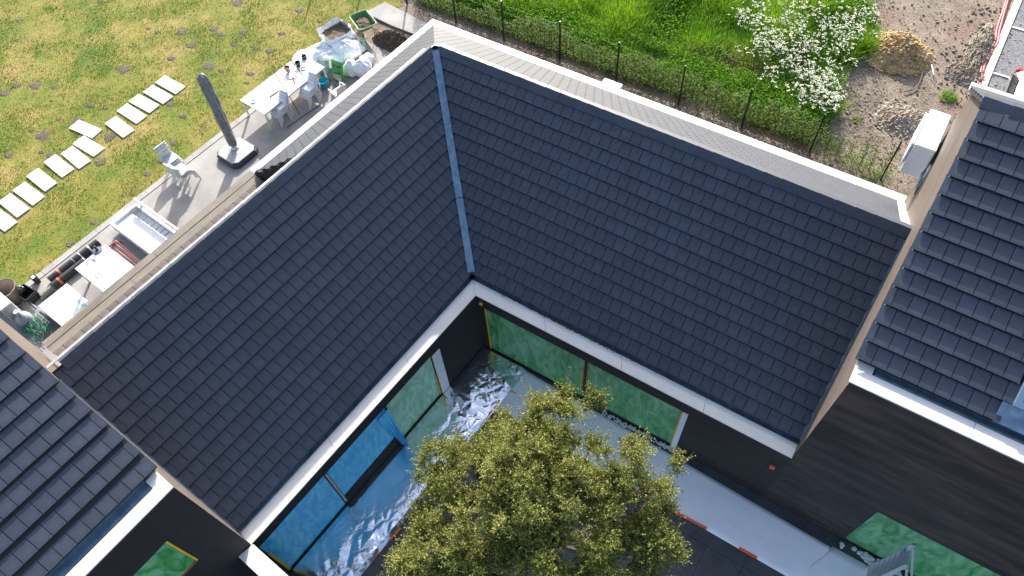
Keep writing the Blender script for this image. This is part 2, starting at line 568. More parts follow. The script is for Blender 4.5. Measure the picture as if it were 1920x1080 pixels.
def part(mb, name, mats, parent, smooth=False, bevel=0.0, label=None, kind=None):
    o = mb.build(name, mats, None, smooth, bevel=bevel)
    o.parent = parent
    o.matrix_parent_inverse = PINV[parent.name]
    if label: o['label'] = label
    if kind: o['kind'] = kind
    return o
class _P(dict):
    def __missing__(s, k):
        ob = bpy.data.objects[k]
        M = ob.matrix_world.copy() if ob.parent else (Matrix.Translation(ob.location) @ ob.rotation_euler.to_matrix().to_4x4())
        s[k] = M.inverted()
        return s[k]
PINV = _P()

# walls
w = MB()   # right wing: courtyard wall with a long opening, outer wall
wy = 7.53
def wall_with_holes(mb, x0, x1, z0, z1, holes, frame, depth=0.25):
    """wall in the frame's XZ plane with thickness along +Y; holes = (x0,x1,z0,z1)"""
    xs = sorted({x0, x1, *[h[0] for h in holes], *[h[1] for h in holes]})
    for i in range(len(xs) - 1):
        a, b = xs[i], xs[i + 1]
        hs = [h for h in holes if h[0] <= a + 1e-6 and h[1] >= b - 1e-6]
        cuts = [(z0, z1)] if not hs else [(z0, hs[0][2]), (hs[0][3], z1)]
        for c0, c1 in cuts:
            if c1 - c0 > 1e-3:
                mb.box(((a + b) / 2, depth / 2, (c0 + c1) / 2), (b - a, depth, c1 - c0), frame)
wall_with_holes(w, onL(-7.32, wy, 0).x, XG - 0.002, -0.1, 2.60, [(-6.52, -3.58, 0.06, 2.16), (-3.50, -0.86, 0.10, 2.16)], Matrix.Translation((0, wy, 0)))
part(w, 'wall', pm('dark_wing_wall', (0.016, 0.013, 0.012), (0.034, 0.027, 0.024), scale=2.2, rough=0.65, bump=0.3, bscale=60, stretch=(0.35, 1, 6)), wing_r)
w = MB()
w.prism([onL(-15.25, 15.72, -0.1), (XG - 0.004, 15.72, -0.1), (XG - 0.004, 15.85, -0.1), onL(-15.25, 15.85, -0.1)], (0, 0, 2.65))
part(w, 'outer_wall', clad, wing_r)
FLW = ML @ Matrix.Translation((-7.32, 0, 0)) @ Matrix.Rotation(R_(90), 4, 'Z')   # local x -> +b, y -> -a
w = MB()
bc = (wy - (-7.32) * W2.y) / V2.y
wall_with_holes(w, BG + 0.004, bc + 0.2, -0.1, 2.60, [(3.48, 5.14, 0.06, 2.18), (1.48, 3.44, 0.46, 2.18), (-0.56, 1.40, 0.06, 2.2)], FLW)
part(w, 'wall', black_wall, wing_l)
w = MB()
w.prism([L(-15.25, 6.55, -0.1), L(-15.12, 6.55, -0.1), onL(-15.12, 15.71, -0.1), onL(-15.25, 15.71, -0.1)], (0, 0, 2.65))
w.prism([L(-15.1, 6.55, -0.1), L(-15.1, 6.55, ZE + 0.0), L(-11.5, 6.55, 5.68), L(-11.5, 6.55, -0.1)], L(0, 0.1, 0))
part(w, 'outer_wall', black_wall, wing_l)
w = MB()
w.prism([L(-11.55, BG + 0.01, -0.1), L(-11.42, BG + 0.01, -0.1), L(-11.42, 6.56, -0.1), L(-11.55, 6.56, -0.1)], (0, 0, 5.70))
part(w, 'rear_wall', clad, wing_l)

# roof underlay planes
u = MB(); e = 0.0
u.add([Ei, (XG - 0.003, YE, ZE), (XG - 0.003, YR, ZR), Rc], [(0, 1, 2, 3)])
u.add([Rc, (XG - 0.003, YR, ZR), (XG - 0.003, YO, ZE), Oc], [(0, 1, 2, 3)])
part(u, 'roof_deck', slate_u, wing_r)
u = MB()
u.add([L(AE, BG + 0.003, ZE), Ei, Rc, L(AR, BG + 0.003, ZR)], [(0, 1, 2, 3)])
u.add([L(AR, 6.55, ZR), Rc, Oc, L(AO, 6.55, ZE)], [(0, 1, 2, 3)])
part(u, 'roof_deck', slate_u, wing_l)

tb = MB()
def tile_block(w_, g_, t_):
    b = MB()
    # slab with a small chamfer on the exposed lower edge
    h = w_ / 2
    # nose with an undercut, face, then the sunk water channel under the next tile's nose
    e_ = g_ - 0.019
    prof = [(0.014, t_ - 0.016), (0, t_ - 0.005), (0.003, t_), (e_, t_), (e_, t_ - 0.026), (g_ + .05, t_ - 0.026), (g_ + .05, t_ - 0.032), (e_ - .014, t_ - 0.032), (e_ - .014, t_ - .016)]
    pts = [(-h, y, z) for y, z in prof]
    return b.prism(pts, (w_, 0, 0))
_TM = {}
def tile_mesh(g):
    g = round(g, 3)
    if g not in _TM: _TM[g] = tile_block(TW - 0.0125, g, TT).mesh('roof_tile', slate)
    return _TM[g]
tile_me = tile_mesh(0.338)
DEL = math.atan2(TT, GAUGE)
Tilt = Matrix.Translation((0, 0, TT * 0.95)) @ Matrix.Rotation(-DEL, 4, 'X')

def plane_frame(origin, X, Y):
    X = Vector(X).normalized(); Y = Vector(Y).normalized(); Z = X.cross(Y)
    M = Matrix((X, Y, Z)).transposed().to_4x4()
    return Matrix.Translation(origin) @ M

def lay_tiles(parent, F, rows, span, near_key, gauge=GAUGE, name='roof_tile', limit=298, s0=0.0):
    """span(k) -> (x_lo, x_hi) of the row in the plane's own x; both ends may be ragged at lo"""
    place = []
    for k in range(rows):
        lo, hi, anchor = span(k)
        off = 0.5 * TW * (k % 2)
        x = anchor + (-off if anchor == hi else off)
        sgn = -1 if anchor == hi else 1
        if off:                                       # half tile at the verge
            place.append((anchor + sgn * off / 2, k, 0.5))
            x = anchor + sgn * off
        while (x > lo if sgn < 0 else x < hi):
            place.append((x + sgn * TW / 2, k, 1.0))
            x += sgn * TW
    full = []
    for (x, k, sc) in place:
        M = F @ Matrix.Translation((x + random.uniform(-.0012, .0012), s0 + k * gauge + random.uniform(-.0025, .0025), 0.0)) @ Matrix.Rotation(random.uniform(-.004, .004), 4, 'Z') @ Tilt @ Matrix.Rotation(random.uniform(-.003, .003), 4, 'Y')
        if sc != 1.0:
            M = M @ Matrix.Diagonal((sc, 1, 1, 1))
        full.append((near_key(M.translation), M))
    full.sort(key=lambda q: q[0])
    tile_me = tile_mesh(gauge)
    inv = PINV[parent.name]
    for d, M in full[:limit]:
        o = bpy.data.objects.new(name, tile_me); C.objects.link(o)
        o.parent = parent; o.matrix_parent_inverse = inv; o.matrix_basis = M
    rest = MB()
    tv = [v.co.copy() for v in tile_me.vertices]; tf = [tuple(p.vertices) for p in tile_me.polygons]
    for d, M in full[limit:]:
        rest.add(tv, tf, M)
    if rest.v:
        part(rest, 'tile_field', slate_rest, parent, kind='stuff')

# the joined tiles vary block by block with an island random
def island_mat():
    m, nt, p = nodemat('slate_tile_joined')
    N = nt.nodes.new; Lk = nt.links.new
    g = N('ShaderNodeNewGeometry')
    tc = N('ShaderNodeTexCoord')
    n = N('ShaderNodeTexNoise'); n.inputs['Scale'].default_value = 9; n.inputs['Detail'].default_value = 6
    Lk(tc.outputs['Object'], n.inputs['Vector'])
    cr = N('ShaderNodeValToRGB')
    cr.color_ramp.elements[0].position = .35; cr.color_ramp.elements[1].position = .65
    cr.color_ramp.elements[0].color = (0.031, 0.038, 0.056, 1); cr.color_ramp.elements[1].color = (0.045, 0.054, 0.075, 1)
    Lk(n.outputs['Fac'], cr.inputs['Fac'])
    mr = N('ShaderNodeMapRange'); mr.inputs['To Min'].default_value = .93; mr.inputs['To Max'].default_value = 1.07
    Lk(g.outputs['Random Per Island'], mr.inputs['Value'])
    hs = N('ShaderNodeHueSaturation'); Lk(cr.outputs[0], hs.inputs['Color']); Lk(mr.outputs[0], hs.inputs['Value'])
    Lk(hs.outputs[0], p.inputs['Base Color'])
    nb = N('ShaderNodeTexNoise'); nb.inputs['Scale'].default_value = 90
    Lk(tc.outputs['Object'], nb.inputs['Vector'])
    bp = N('ShaderNodeBump'); bp.inputs['Strength'].default_value = .25; bp.inputs['Distance'].default_value = .004
    Lk(nb.outputs[0], bp.inputs['Height']); Lk(bp.outputs[0], p.inputs['Normal'])
    p.inputs['Roughness'].default_value = 0.55
    return m
slate_rest = island_mat()
camp = Vector((0, 0, H))
near = lambda p: (p - camp).length

# right wing inner slope
FR = plane_frame((0, YE, ZE), (1, 0, 0), (0, math.cos(PITCH), math.sin(PITCH)))
SL = (YR - YE) / math.cos(PITCH)
NR = 14
GR = (SL - 0.10) / NR
def span_r(k):
    t = ((k + 0.35) * GR) / SL
    xv = Ei.x + (Rc.x - Ei.x) * t
    return xv - 0.02, XG - 0.02, XG - 0.02
lay_tiles(wing_r, FR, NR, span_r, near, GR)
# left wing inner slope
PL = math.atan2(ZR - ZE, AE - AR)
Yl = (-W2 * math.cos(PL) + Vector((0, 0, math.sin(PL))))
FL = plane_frame(L(AE, 0, ZE), V2, Yl)
SLL = (AE - AR) / math.cos(PL)
GL = (SLL - 0.10) / NR
def to_b(p): return p.dot(V2)
def span_l(k):
    t = ((k + 0.35) * GL) / SLL
    bv = to_b(Ei) + (to_b(Rc) - to_b(Ei)) * t
    return BG + 0.02, bv + 0.02, BG + 0.02
lay_tiles(wing_l, FL, NR, span_l, near, GL)

# outer slopes: joined, cut along the hip
def outer_tiles(parent, F, rows, gauge, x0, x1, cut_co, cut_no):
    b = MB()
    tv = [v.co.copy() for v in tile_me.vertices]; tf = [tuple(p.vertices) for p in tile_me.polygons]
    for k in range(rows):
        x = x0 + (TW / 2 if k % 2 else 0)
        while x < x1:
            b.add(tv, tf, F @ Matrix.Translation((x, k * gauge, 0)) @ Tilt)
            x += TW
    o = part(b, 'tile_field', slate_rest, parent, kind='stuff')
    bm = bmesh.new(); bm.from_mesh(o.data)
    for co, no in zip(cut_co, cut_no):
        bmesh.ops.bisect_plane(bm, geom=bm.verts[:] + bm.edges[:] + bm.faces[:], plane_co=co, plane_no=no, clear_outer=True)
    bm.to_mesh(o.data); bm.free()
hipd = (Oc - Rc); hipd.z = 0; hipn = Vector((hipd.y, -hipd.x, 0)).normalized()       # points to +x side
PO = math.atan2(ZR - ZE, YO - YR); SO = (YO - YR) / math.cos(PO); GO = (SO - 0.1) / 14
FO = plane_frame((0, YO, ZE), (-1, 0, 0), (0, -math.cos(PO), math.sin(PO)))
outer_tiles(wing_r, FO, 14, GO, -XG + 0.14, 14.3, [Rc, Vector((XG - .02, 0, 0))], [-hipn, Vector((1, 0, 0))])
PQ = math.atan2(ZR - ZE, AR - AO); SQ = (AR - AO) / math.cos(PQ); GQ = (SQ - 0.1) / 14
FQ = plane_frame(L(AO, 0, ZE), -V2, (W2 * math.cos(PQ) + Vector((0, 0, math.sin(PQ)))))
outer_tiles(wing_l, FQ, 14, GQ, -17.2, -6.5 - 0.0, [Rc], [hipn])

# ridge caps
def cap_mesh(ln, hw, p1, p2, t=0.022, flip=False):
    b = MB()
    prof = [(-hw * math.cos(p1), -hw * math.sin(p1)), (0, 0), (hw * (.42 if flip else .62) * math.cos(p2 * .35), -hw * (.42 if flip else .62) * math.sin(p2 * .35))]
    if flip: prof = [(-y, z) for y, z in reversed(prof)]
    top = [(-ln / 2, y, z + t) for y, z in prof]
    bot = [(-ln / 2, y, z) for y, z in reversed(prof)]
    return b.prism(top + bot, (ln, 0, 0)).mesh('ridge_tile', slate)
cap_me = cap_mesh(0.415, 0.215, PITCH, PO)
clip_me = MB().box((0, 0.0, 0.0), (0.035, 0.05, 0.02)).mesh('ridge_clip', steel)
def ridge(parent, P0, P1, me, step=0.395, side=1, clip=True, tiltdir=1):
    P0 = Vector(P0); P1 = Vector(P1); d = (P1 - P0); ln = d.length; d.normalize()
    F = plane_frame(P0, d, Vector((0, 0, 1)).cross(d))
    n = int(ln / step)
    inv = PINV[parent.name]
    for k in range(n + 1):
        x = step * (k + 0.5)
        if x + step / 2 > ln + 0.1: break
        M = F @ Matrix.Translation((x, random.uniform(-.003, .003), 0.075)) @ Matrix.Rotation(R_(1.6) * tiltdir, 4, 'Y')
        o = bpy.data.objects.new('ridge_tile', me); C.objects.link(o)
        o.parent = parent; o.matrix_parent_inverse = inv; o.matrix_basis = M
        if clip:
            c = bpy.data.objects.new('ridge_clip', clip_me); C.objects.link(c)
            c.parent = o
            c.matrix_basis = (Matrix.Translation((0.17, 0.085, -0.036)) @ Matrix.Rotation(-PO, 4, 'X')) if side > 0 else Matrix.Translation((0.17, -0.125, -0.008))
ridge(wing_r, Rc + Vector((0.16, 0, 0)), (XG - 0.02, YR, ZR), cap_me, side=1)
ridge(wing_l, Rc - V2 * 0.16, L(AR, BG + 0.02, ZR), cap_mesh(0.415, 0.215, PL, PQ, flip=True), side=-1, tiltdir=1)
# hip cap and apex
def strip(parent, name, mat, A, B, wv1, wv2, up, label=None, segs=1, t=0.012):
    b = MB()
    A = Vector(A); B = Vector(B); wv1 = Vector(wv1); wv2 = Vector(wv2); up = Vector((0, 0, up))
    for i in range(segs):
        P = A.lerp(B, i / segs); Q = A.lerp(B, (i + 1) / segs) if i == segs - 1 else A.lerp(B, (i + 1) / segs - 0.002)
        lift = Vector((0, 0, 0.004 * (i % 2)))
        for wv in (wv1, wv2):
            b.add([P + up + lift, Q + up + lift, Q + up + wv + lift, P + up + wv + lift], [(0, 1, 2, 3)])
    o = part(b, name, mat, parent, label=label)
    s = o.modifiers.new('solid', 'SOLIDIFY'); s.thickness = t; s.offset = 0
    return o
hipdir = (Oc - Rc).normalized()
nO = Vector((0, math.sin(PO), math.cos(PO))); nQ = (-W2 * math.sin(PQ) + Vector((0, 0, math.cos(PQ))))
hv1 = hipdir.cross(nO).normalized(); hv2 = -hipdir.cross(nQ).normalized()
if hv1.x < 0: hv1 = -hv1
if hv2.x > 0: hv2 = -hv2
strip(wing_r, 'hip_flashing', pm('pale_zinc', (0.55, 0.56, 0.56), (0.64, 0.64, 0.62), scale=5, rough=0.5, metal=0.3), Rc, Oc, hv1 * 0.2, hv2 * 0.2, 0.06)
# pale metal strip projecting under the left wing's ridge tiles, towards the terrace
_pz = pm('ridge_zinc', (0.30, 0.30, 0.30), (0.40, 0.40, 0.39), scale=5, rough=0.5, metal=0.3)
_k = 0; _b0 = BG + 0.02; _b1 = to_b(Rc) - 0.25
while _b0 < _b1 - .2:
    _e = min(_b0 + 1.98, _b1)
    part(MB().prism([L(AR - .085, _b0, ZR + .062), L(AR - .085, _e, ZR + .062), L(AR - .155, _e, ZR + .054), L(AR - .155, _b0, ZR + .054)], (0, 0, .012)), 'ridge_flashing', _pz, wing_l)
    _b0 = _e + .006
# zinc valley
vd = (Rc - Ei).normalized()
nR = Vector((0, -math.sin(PITCH), math.cos(PITCH))); nL = (W2 * math.sin(PL) + Vector((0, 0, math.cos(PL))))
v1 = vd.cross(nR).normalized(); v2 = vd.cross(nL).normalized()
if v1.x < 0: v1 = -v1
if v2.x > 0: v2 = -v2
v1 = Vector((v1.x, v1.y, 0)).normalized(); v2 = Vector((v2.x, v2.y, 0)).normalized()
strip(wing_r, 'valley_flashing', zinc, Ei - vd * 0.05, Rc - vd * 0.20, v1 * 0.095, v2 * 0.095, 0.15, segs=3, t=0.014)

# copings, gutters and side flashings
def coping(parent, pts_fn, n, mat=white_cop, name='coping', t=0.035):
    """pts_fn(t0,t1) -> 4 corner points (z = top)"""
    for i in range(n):
        q = pts_fn(i / n, (i + 1) / n)
        b = MB().prism([Vector(p) - Vector((0, 0, t)) for p in q], (0, 0, t))
        part(b, name, mat, parent, bevel=0.004)
ZC = 2.65
def seg(P, Q, a, b, gap=0.003):
    P = Vector(P); Q = Vector(Q); d = (Q - P).normalized()
    return P.lerp(Q, a) + d * gap, P.lerp(Q, b) - d * gap
def cop_line(parent, o0, o1, i0, i1, n, **k):
    def fn(a, b):
        p, q = seg(o0, o1, a, b); r, s = seg(i0, i1, a, b)
        return [p, q, s, r]
    coping(parent, fn, n, **k)
cop_line(wing_r, onL(-7.30, 7.51, ZC), (XG - 0.0, 7.51, ZC), onL(-7.66, 7.87, ZC), (XG - 0.004, 7.87, ZC), 4)
cop_line(wing_l, L(-7.30, BG - 0.02, ZC), onL(-7.30, 7.51, ZC), L(-7.66, BG + 0.01, ZC), onL(-7.66, 7.87, ZC), 3)
cop_line(wing_r, onL(-15.38, 15.97, ZC), (XG - 0.004, 15.97, ZC), onL(-15.09, 15.68, ZC), (XG - 0.004, 15.68, ZC), 6)
cop_line(wing_l, onL(-15.38, 15.97, ZC), L(-15.38, 6.56, ZC), onL(-15.09, 15.68, ZC), L(-15.09, 6.56, ZC), 4)
# gutters: u-shaped zinc channels
def gutter(parent, P0, P1, inw, name='gutter', mat=zinc, depth=0.09, wd=0.12):
    P0 = Vector(P0); P1 = Vector(P1); inw = Vector(inw)
    b = MB()
    prof = [(0, 0), (0.0, -depth), (wd, -depth), (wd, 0.04)]
    for i in range(3):
        p, q = prof[i], prof[i + 1]
        b.add([P0 + inw * p[0] + Vector((0, 0, p[1])), P1 + inw * p[0] + Vector((0, 0, p[1])), P1 + inw * q[0] + Vector((0, 0, q[1])), P0 + inw * q[0] + Vector((0, 0, q[1]))], [(0, 1, 2, 3)])
    return part(b, name, mat, parent)
gutter(wing_r, onL(-7.665, 7.875, ZC + .012), (XG - 0.006, 7.875, ZC + .012), (0, 1, 0), depth=0.05, wd=0.14)
gutter(wing_l, L(-7.665, BG + 0.01, ZC + .012), onL(-7.665, 7.875, ZC + .012), -W2, depth=0.05, wd=0.14)
dark_g = pm('dark_gutter', (0.05, 0.06, 0.07), rough=0.6, metal=0.4)
gutter(wing_r, onL(-15.085, 15.675, ZC - .01), (XG - 0.006, 15.675, ZC - .01), (0, -1, 0), mat=dark_g, depth=0.12, wd=0.22)
gutter(wing_l, onL(-15.085, 15.675, ZC - .01), L(-15.085, 6.56, ZC - .01), W2, mat=dark_g, depth=0.12, wd=0.22)
# side flashings where the low roof meets the tall gables
def side_flash(parent, F, s_len, x, sgn):
    b = MB()
    b.box((x - sgn * .012, s_len / 2, 0.05), (0.03, s_len, 0.012), F)
    b.box((x - sgn * 0.022, s_len / 2, 0.07), (0.006, s_len, 0.06), F)
    part(b, 'side_flashing', zinc, parent)
side_flash(wing_r, FR, SL - 0.2, XG - 0.03, -1)
side_flash(wing_l, FL, SLL - 0.2, BG + 0.03, 1)
b = MB(); b.box((-XG + 0.11, SO / 2, 0.075), (0.2, SO - 0.3, 0.014), FO)
part(b, 'verge_flashing', MATS['pale_zinc'], wing_r)

# low parapet running out from the lower left corner
pp = thing('garden_wall', 'low parapet wall with white coping beside the blue film windows at bottom left', 'wall', L(-7.3, -0.75, 0))
b = MB(); b.prism([L(-7.28, -0.88, -0.1), L(-3.2, -0.88, -0.1), L(-3.2, -0.62, -0.1), L(-7.28, -0.62, -0.1)], (0, 0, 2.71))
part(b, 'wall', black_wall, pp)
b = MB(); b.prism([L(-7.33, -0.93, 2.612), L(-3.1, -0.93, 2.612), L(-3.1, -0.57, 2.612), L(-7.27, -0.57, 2.612)], (0, 0, 0.045))
part(b, 'coping', white_cop, pp, bevel=0.004)

# flat lean-to roof at the lower left: brown pavers along the wall, timber boards at the edge
lean = thing('flat_roof_annex', 'flat annex roof with brown pavers and weathered boards beside the terrace', 'annex', L(-14.5, 3, 0))
b = MB(); b.prism([L(-15.3, -0.40, -0.1), L(-11.57, -0.40, -0.1), L(-11.57, 6.5, -0.1), L(-15.3, 6.5, -0.1)], (0, 0, 2.68))
part(b, 'wall', clad, lean)
pav_m = pm('brown_paver', (0.095, 0.078, 0.068), (0.14, 0.115, 0.10), scale=7, rough=0.85, bump=0.3, bscale=60, objvar=0.15)
pav_me = MB().box((0, 0, 0), (0.638, 0.254, 0.045)).mesh('paver', pav_m)
for k in range(26):
    b0 = -0.40 + 0.265 * (k + 0.5)
    for j in range(2):
        o = bpy.data.objects.new('paver', pav_me); C.objects.link(o); o.parent = lean
        o.matrix_parent_inverse = PINV[lean.name]
        M = ML @ Matrix.Translation((-14.83 + 0.32 + 0.645 * j, b0, 2.63 + random.uniform(-.003, .003))) @ Matrix.Rotation(random.uniform(-.008, .008), 4, 'Z')
        o.matrix_basis = M
for j, (aa, ww) in enumerate(((-15.205, 0.25), (-14.955, 0.245))):
    for k, (b0, b1) in enumerate(((-0.42, 3.0 - 0.9 * (j % 2)), (3.0 - 0.9 * (j % 2), 6.52))):
        q = MB().box((aa, (b0 + b1) / 2, 2.615 + 0.012 * (2 - j) - 0.01), (ww - 0.008, b1 - b0 - 0.008, 0.05), ML)
        part(q, 'board', wood, lean, bevel=0.004)
# sawtooth verge of the outer slope above the annex
# ------------------------------------------------------------------ tall houses
PT = R_(28.0)
def tall_right():
    yv, yr2, zr2 = 7.56, 12.4, 8.76
    zt = 6.30
    b = MB()
    outline = [(XG, yv, -0.1), (XG, yv, zt), (XG, 7.95, zt + .02), (XG, yr2, zr2 - 0.06), (XG, 15.94, zt), (XG, 15.94, -0.1)]
    # gable wall slab (thin prism) + courtyard wall with its window + closing walls
    b.prism(outline, (0.25, 0, 0))
    part(b, 'gable_wall', clad_sunlit, tall_r)
    b = MB()
    wall_with_holes(b, XG + 0.25, 9.5, -0.1, 6.33, [(3.46, 6.2, 0.06, 2.2)], Matrix.Translation((0, 7.531, 0)))
    # the strip between the low wing's end and the gable corner
    b.box((XG + 0.124, 7.545, 3.11), (0.252, 0.026, 6.42))
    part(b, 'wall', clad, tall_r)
    b = MB(); b.box((5.6, 15.8, 3.1), (7.7, 0.25, 6.4)); b.box((9.6, 11.7, 3.1), (0.2, 8.3, 6.4))
    part(b, 'rear_wall', clad, tall_r)
    u = MB()
    u.add([(1.40, 7.95, 6.42), (9.7, 7.95, 6.42), (9.7, yr2, zr2), (1.40, yr2, zr2), (1.40, 15.8, 6.42), (9.7, 15.8, 6.42)], [(0, 1, 2, 3), (3, 2, 5, 4)])
    o = part(u, 'roof_deck', slate_u, tall_r)
    sd = o.modifiers.new('solid', 'SOLIDIFY'); sd.thickness = 0.06; sd.offset = -1
    F = plane_frame((0, 7.95, 6.43), (1, 0, 0), (0, math.cos(PT), math.sin(PT)))
    s = (yr2 - 7.95) / math.cos(PT); g = (s - 0.08) / 14.0
    sk = (3.78, 4.9, 0.35, 1.75)
    def near_sky(p):
        return (p - camp).length
    # tiles, leaving the roof window's opening free
    place = []
    for k in range(14):
        off = 0.5 * TW * (k % 2); x = 1.38
        if off: place.append((x + off / 2, k, .5)); x += off
        while x < 7.4:
            xc = x + TW / 2
            yc = k * g
            if not (xc > sk[0] - 0.04 and xc < sk[1] + 0.04 and yc + g > sk[2] - 0.2 and yc < sk[3] + 0.05):
                place.append((xc, k, 1.0))
            x += TW
    full = []
    for x, k, sc in place:
        M = F @ Matrix.Translation((x, k * g + random.uniform(-.003, .003), 0)) @ Matrix.Rotation(random.uniform(-.004, .004), 4, 'Z') @ Tilt @ Matrix.Rotation(random.uniform(-.003, .003), 4, 'Y') @ Matrix.Diagonal((sc, 1, 1, 1))
        full.append(((M.translation - Vector((1.5, 8, 18))).length, M))
    full.sort(key=lambda q: q[0])
    tile_me = tile_mesh(g)
    for d, M in full[:298]:
        o = bpy.data.objects.new('roof_tile', tile_me); C.objects.link(o); o.parent = tall_r
        o.matrix_parent_inverse = PINV[tall_r.name]; o.matrix_basis = M
    rest = MB(); tv = [v.co.copy() for v in tile_me.vertices]; tf = [tuple(p.vertices) for p in tile_me.polygons]
    for d, M in full[298:]: rest.add(tv, tf, M)
    # back slope
    PB = math.atan2(zr2 - 6.42, 15.8 - yr2)
    FB = plane_frame((0, 15.8, 6.42), (-1, 0, 0), (0, -math.cos(PB), math.sin(PB)))
    for k in range(11):
        x = -1.50 - (TW / 2 if k % 2 else 0)
        while x > -8:
            rest.add(tv, tf, FB @ Matrix.Translation((x, k * 0.345, 0)) @ Tilt); x -= TW
    part(rest, 'tile_field', slate_rest, tall_r, kind='stuff')
    me = cap_mesh(0.50, 0.22, PT, PB)
    ridge(tall_r, (1.37, yr2, zr2), (7.5, yr2, zr2), me, step=0.48)
    # copings and gutter
    cop_line(tall_r, (1.45, 7.50, 6.37), (7.45, 7.50, 6.37), (1.45, 7.82, 6.37), (7.45, 7.82, 6.37), 3)
    q = MB().box((1.60, 7.90, 6.352), (0.30, 0.155, 0.036)); part(q, 'coping', white_cop, tall_r)
    gutter(tall_r, (1.78, 7.826, 6.40), (7.45, 7.826, 6.40), (0, 1, 0), depth=0.06, wd=0.16)
    cop_line(tall_r, (1.38, 16.12, 6.37), (7.45, 16.12, 6.37), (1.38, 15.84, 6.37), (7.45, 15.84, 6.37), 3)
    # verge strip
    b = MB(); b.box((1.432, s / 2, -0.02), (0.014, s, 0.09), F)
    part(b, 'verge_strip', MATS['pale_zinc'], tall_r)
    # roof window
    fr = MB()
    x0, x1, s0, s1 = sk
    for (xx, yy, dx, dy) in (((x0 + x1) / 2, s0 + .05, x1 - x0, .10), ((x0 + x1) / 2, s1 - .05, x1 - x0, .10), (x0 + .05, (s0 + s1) / 2, .10, s1 - s0 - .2), (x1 - .05, (s0 + s1) / 2, .10, s1 - s0 - .2)):
        fr.box((xx, yy, 0.07), (dx, dy, 0.12), F)
    wf = part(fr, 'roof_window', pm('window_zinc_frame', (0.30, 0.38, 0.46), rough=0.4, metal=0.6), tall_r, bevel=0.006)
    pn = MB().box(((x0 + x1) / 2, (s0 + s1) / 2, 0.075), (x1 - x0 - .2, s1 - s0 - .2, 0.02), F)
    o = pn.build('pane', pm('roof_glass', (0.15, 0.25, 0.42), rough=0.08, spec=0.9), wf)
    o.matrix_parent_inverse = Matrix.Identity(4)
    ap = MB()
    ap.grid(14, 5, lambda uu, vv: F @ Vector((x0 - .15 + uu * (x1 - x0 + .3), s0 - .36 + vv * .36, 0.055 + 0.05 * vv + 0.018 * nz3(uu * 7, vv * 3, 2))))
    o = part(ap, 'lead_apron', zinc, tall_r, smooth=True)
clad_sunlit = pm('sunlit_gable_cladding', (0.085, 0.066, 0.055), (0.135, 0.108, 0.092), scale=1.6, rough=0.62, bump=0.3, bscale=50, stretch=(1, 0.5, 5))  # same brown cladding, with the sunlight on the gables put into a lighter colour
tall_right()

def tall_left():
    Yv = (-W2 * math.cos(PT) + Vector((0, 0, math.sin(PT))))
    F = plane_frame(L(-7.76, 0, 6.43), V2, Yv)
    ar, zr2 = -12.2, 8.76
    b = MB()
    b.prism([L(-7.35, BG, -0.1), L(-7.35, BG, 6.30), L(-7.76, BG, 6.32), L(ar, BG, zr2 - .06), L(-16.2, BG, 6.5), L(-16.2, BG, -0.1)], -V2 * 0.25)
    part(b, 'gable_wall', clad_sunlit, tall_l)
    b = MB()
    FW = ML @ Matrix.Translation((-7.32, 0, 0)) @ Matrix.Rotation(R_(90), 4, 'Z')
    wall_with_holes(b, -9.0, BG - 0.25, -0.1, 6.33, [(-3.0, -1.34, 3.88, 5.24)], FW)
    b.box((-0.0 + BG - 0.1249, 0.0145, 3.11), (0.2502, 0.029, 6.42), FW)
    part(b, 'wall', black_wall, tall_l)
    b = MB(); b.box((-16.1, -4.8, 3.1), (0.2, 8.4, 6.4), ML); part(b, 'rear_wall', clad, tall_l)
    u = MB()
    u.add([L(-7.76, BG + .06, 6.42), L(-7.76, -9, 6.42), L(ar, -9, zr2), L(ar, BG + .06, zr2), L(-16.2, -9, 6.5), L(-16.2, BG + .06, 6.5)], [(0, 3, 2, 1), (3, 5, 4, 2)])
    o = part(u, 'roof_deck', slate_u, tall_l)
    sd = o.modifiers.new('solid', 'SOLIDIFY'); sd.thickness = 0.06; sd.offset = 1
    s = (-7.76 - ar) / math.cos(PT); g = (s - .08) / 14.0
    def span(k): return -6.8, BG + 0.08, BG + 0.08
    lay_tiles(tall_l, F, 14, span, lambda p: (p - Vector((-7.5, -1.5, 8))).length, g)
    me = cap_mesh(0.415, 0.215, PT, PT)
    ridge(tall_l, L(ar, BG + .08, zr2), L(ar, -6.8, zr2), me)
    cop_line(tall_l, L(-7.30, BG - 0.0, 6.37), L(-7.30, -6.8, 6.37), L(-7.56, BG - 0.0, 6.37), L(-7.56, -6.8, 6.37), 3)
    q = MB().box((-7.66, BG - 0.11, 6.352), (0.2, 0.22, 0.036), ML); part(q, 'coping', white_cop, tall_l)
    gutter(tall_l, L(-7.566, BG - .23, 6.385), L(-7.566, -6.8, 6.385), -W2, depth=0.05, wd=0.19)
    b = MB(); b.box((BG + 0.028, s / 2, -0.02), (0.014, s, 0.09), F)
    part(b, 'verge_strip', MATS['pale_zinc'], tall_l)
tall_left()

# ------------------------------------------------------------------ film covered windows
def film_sheet(mb, F, x0, x1, z0, z1, amp=0.012, seed=0, n=26, fr=2.2):
    nu = max(6, int((x1 - x0) * n / 2)); nv = n
    def fn(u_, v_):
        x = x0 + (x1 - x0) * u_; z = z0 + (z1 - z0) * v_
        edge = min(u_, 1 - u_, v_, 1 - v_) * 8
        k = min(1, edge)
        d = amp * k * (mnoise.noise(Vector((x * fr, z * fr * 0.6, seed))) + 0.6 * abs(mnoise.noise(Vector((x * fr * 3 + z * 2, z * fr * 1.4, seed + 5)))))
        return F @ Vector((x, -d, z))
    mb.grid(nu, nv, fn)
    return mb

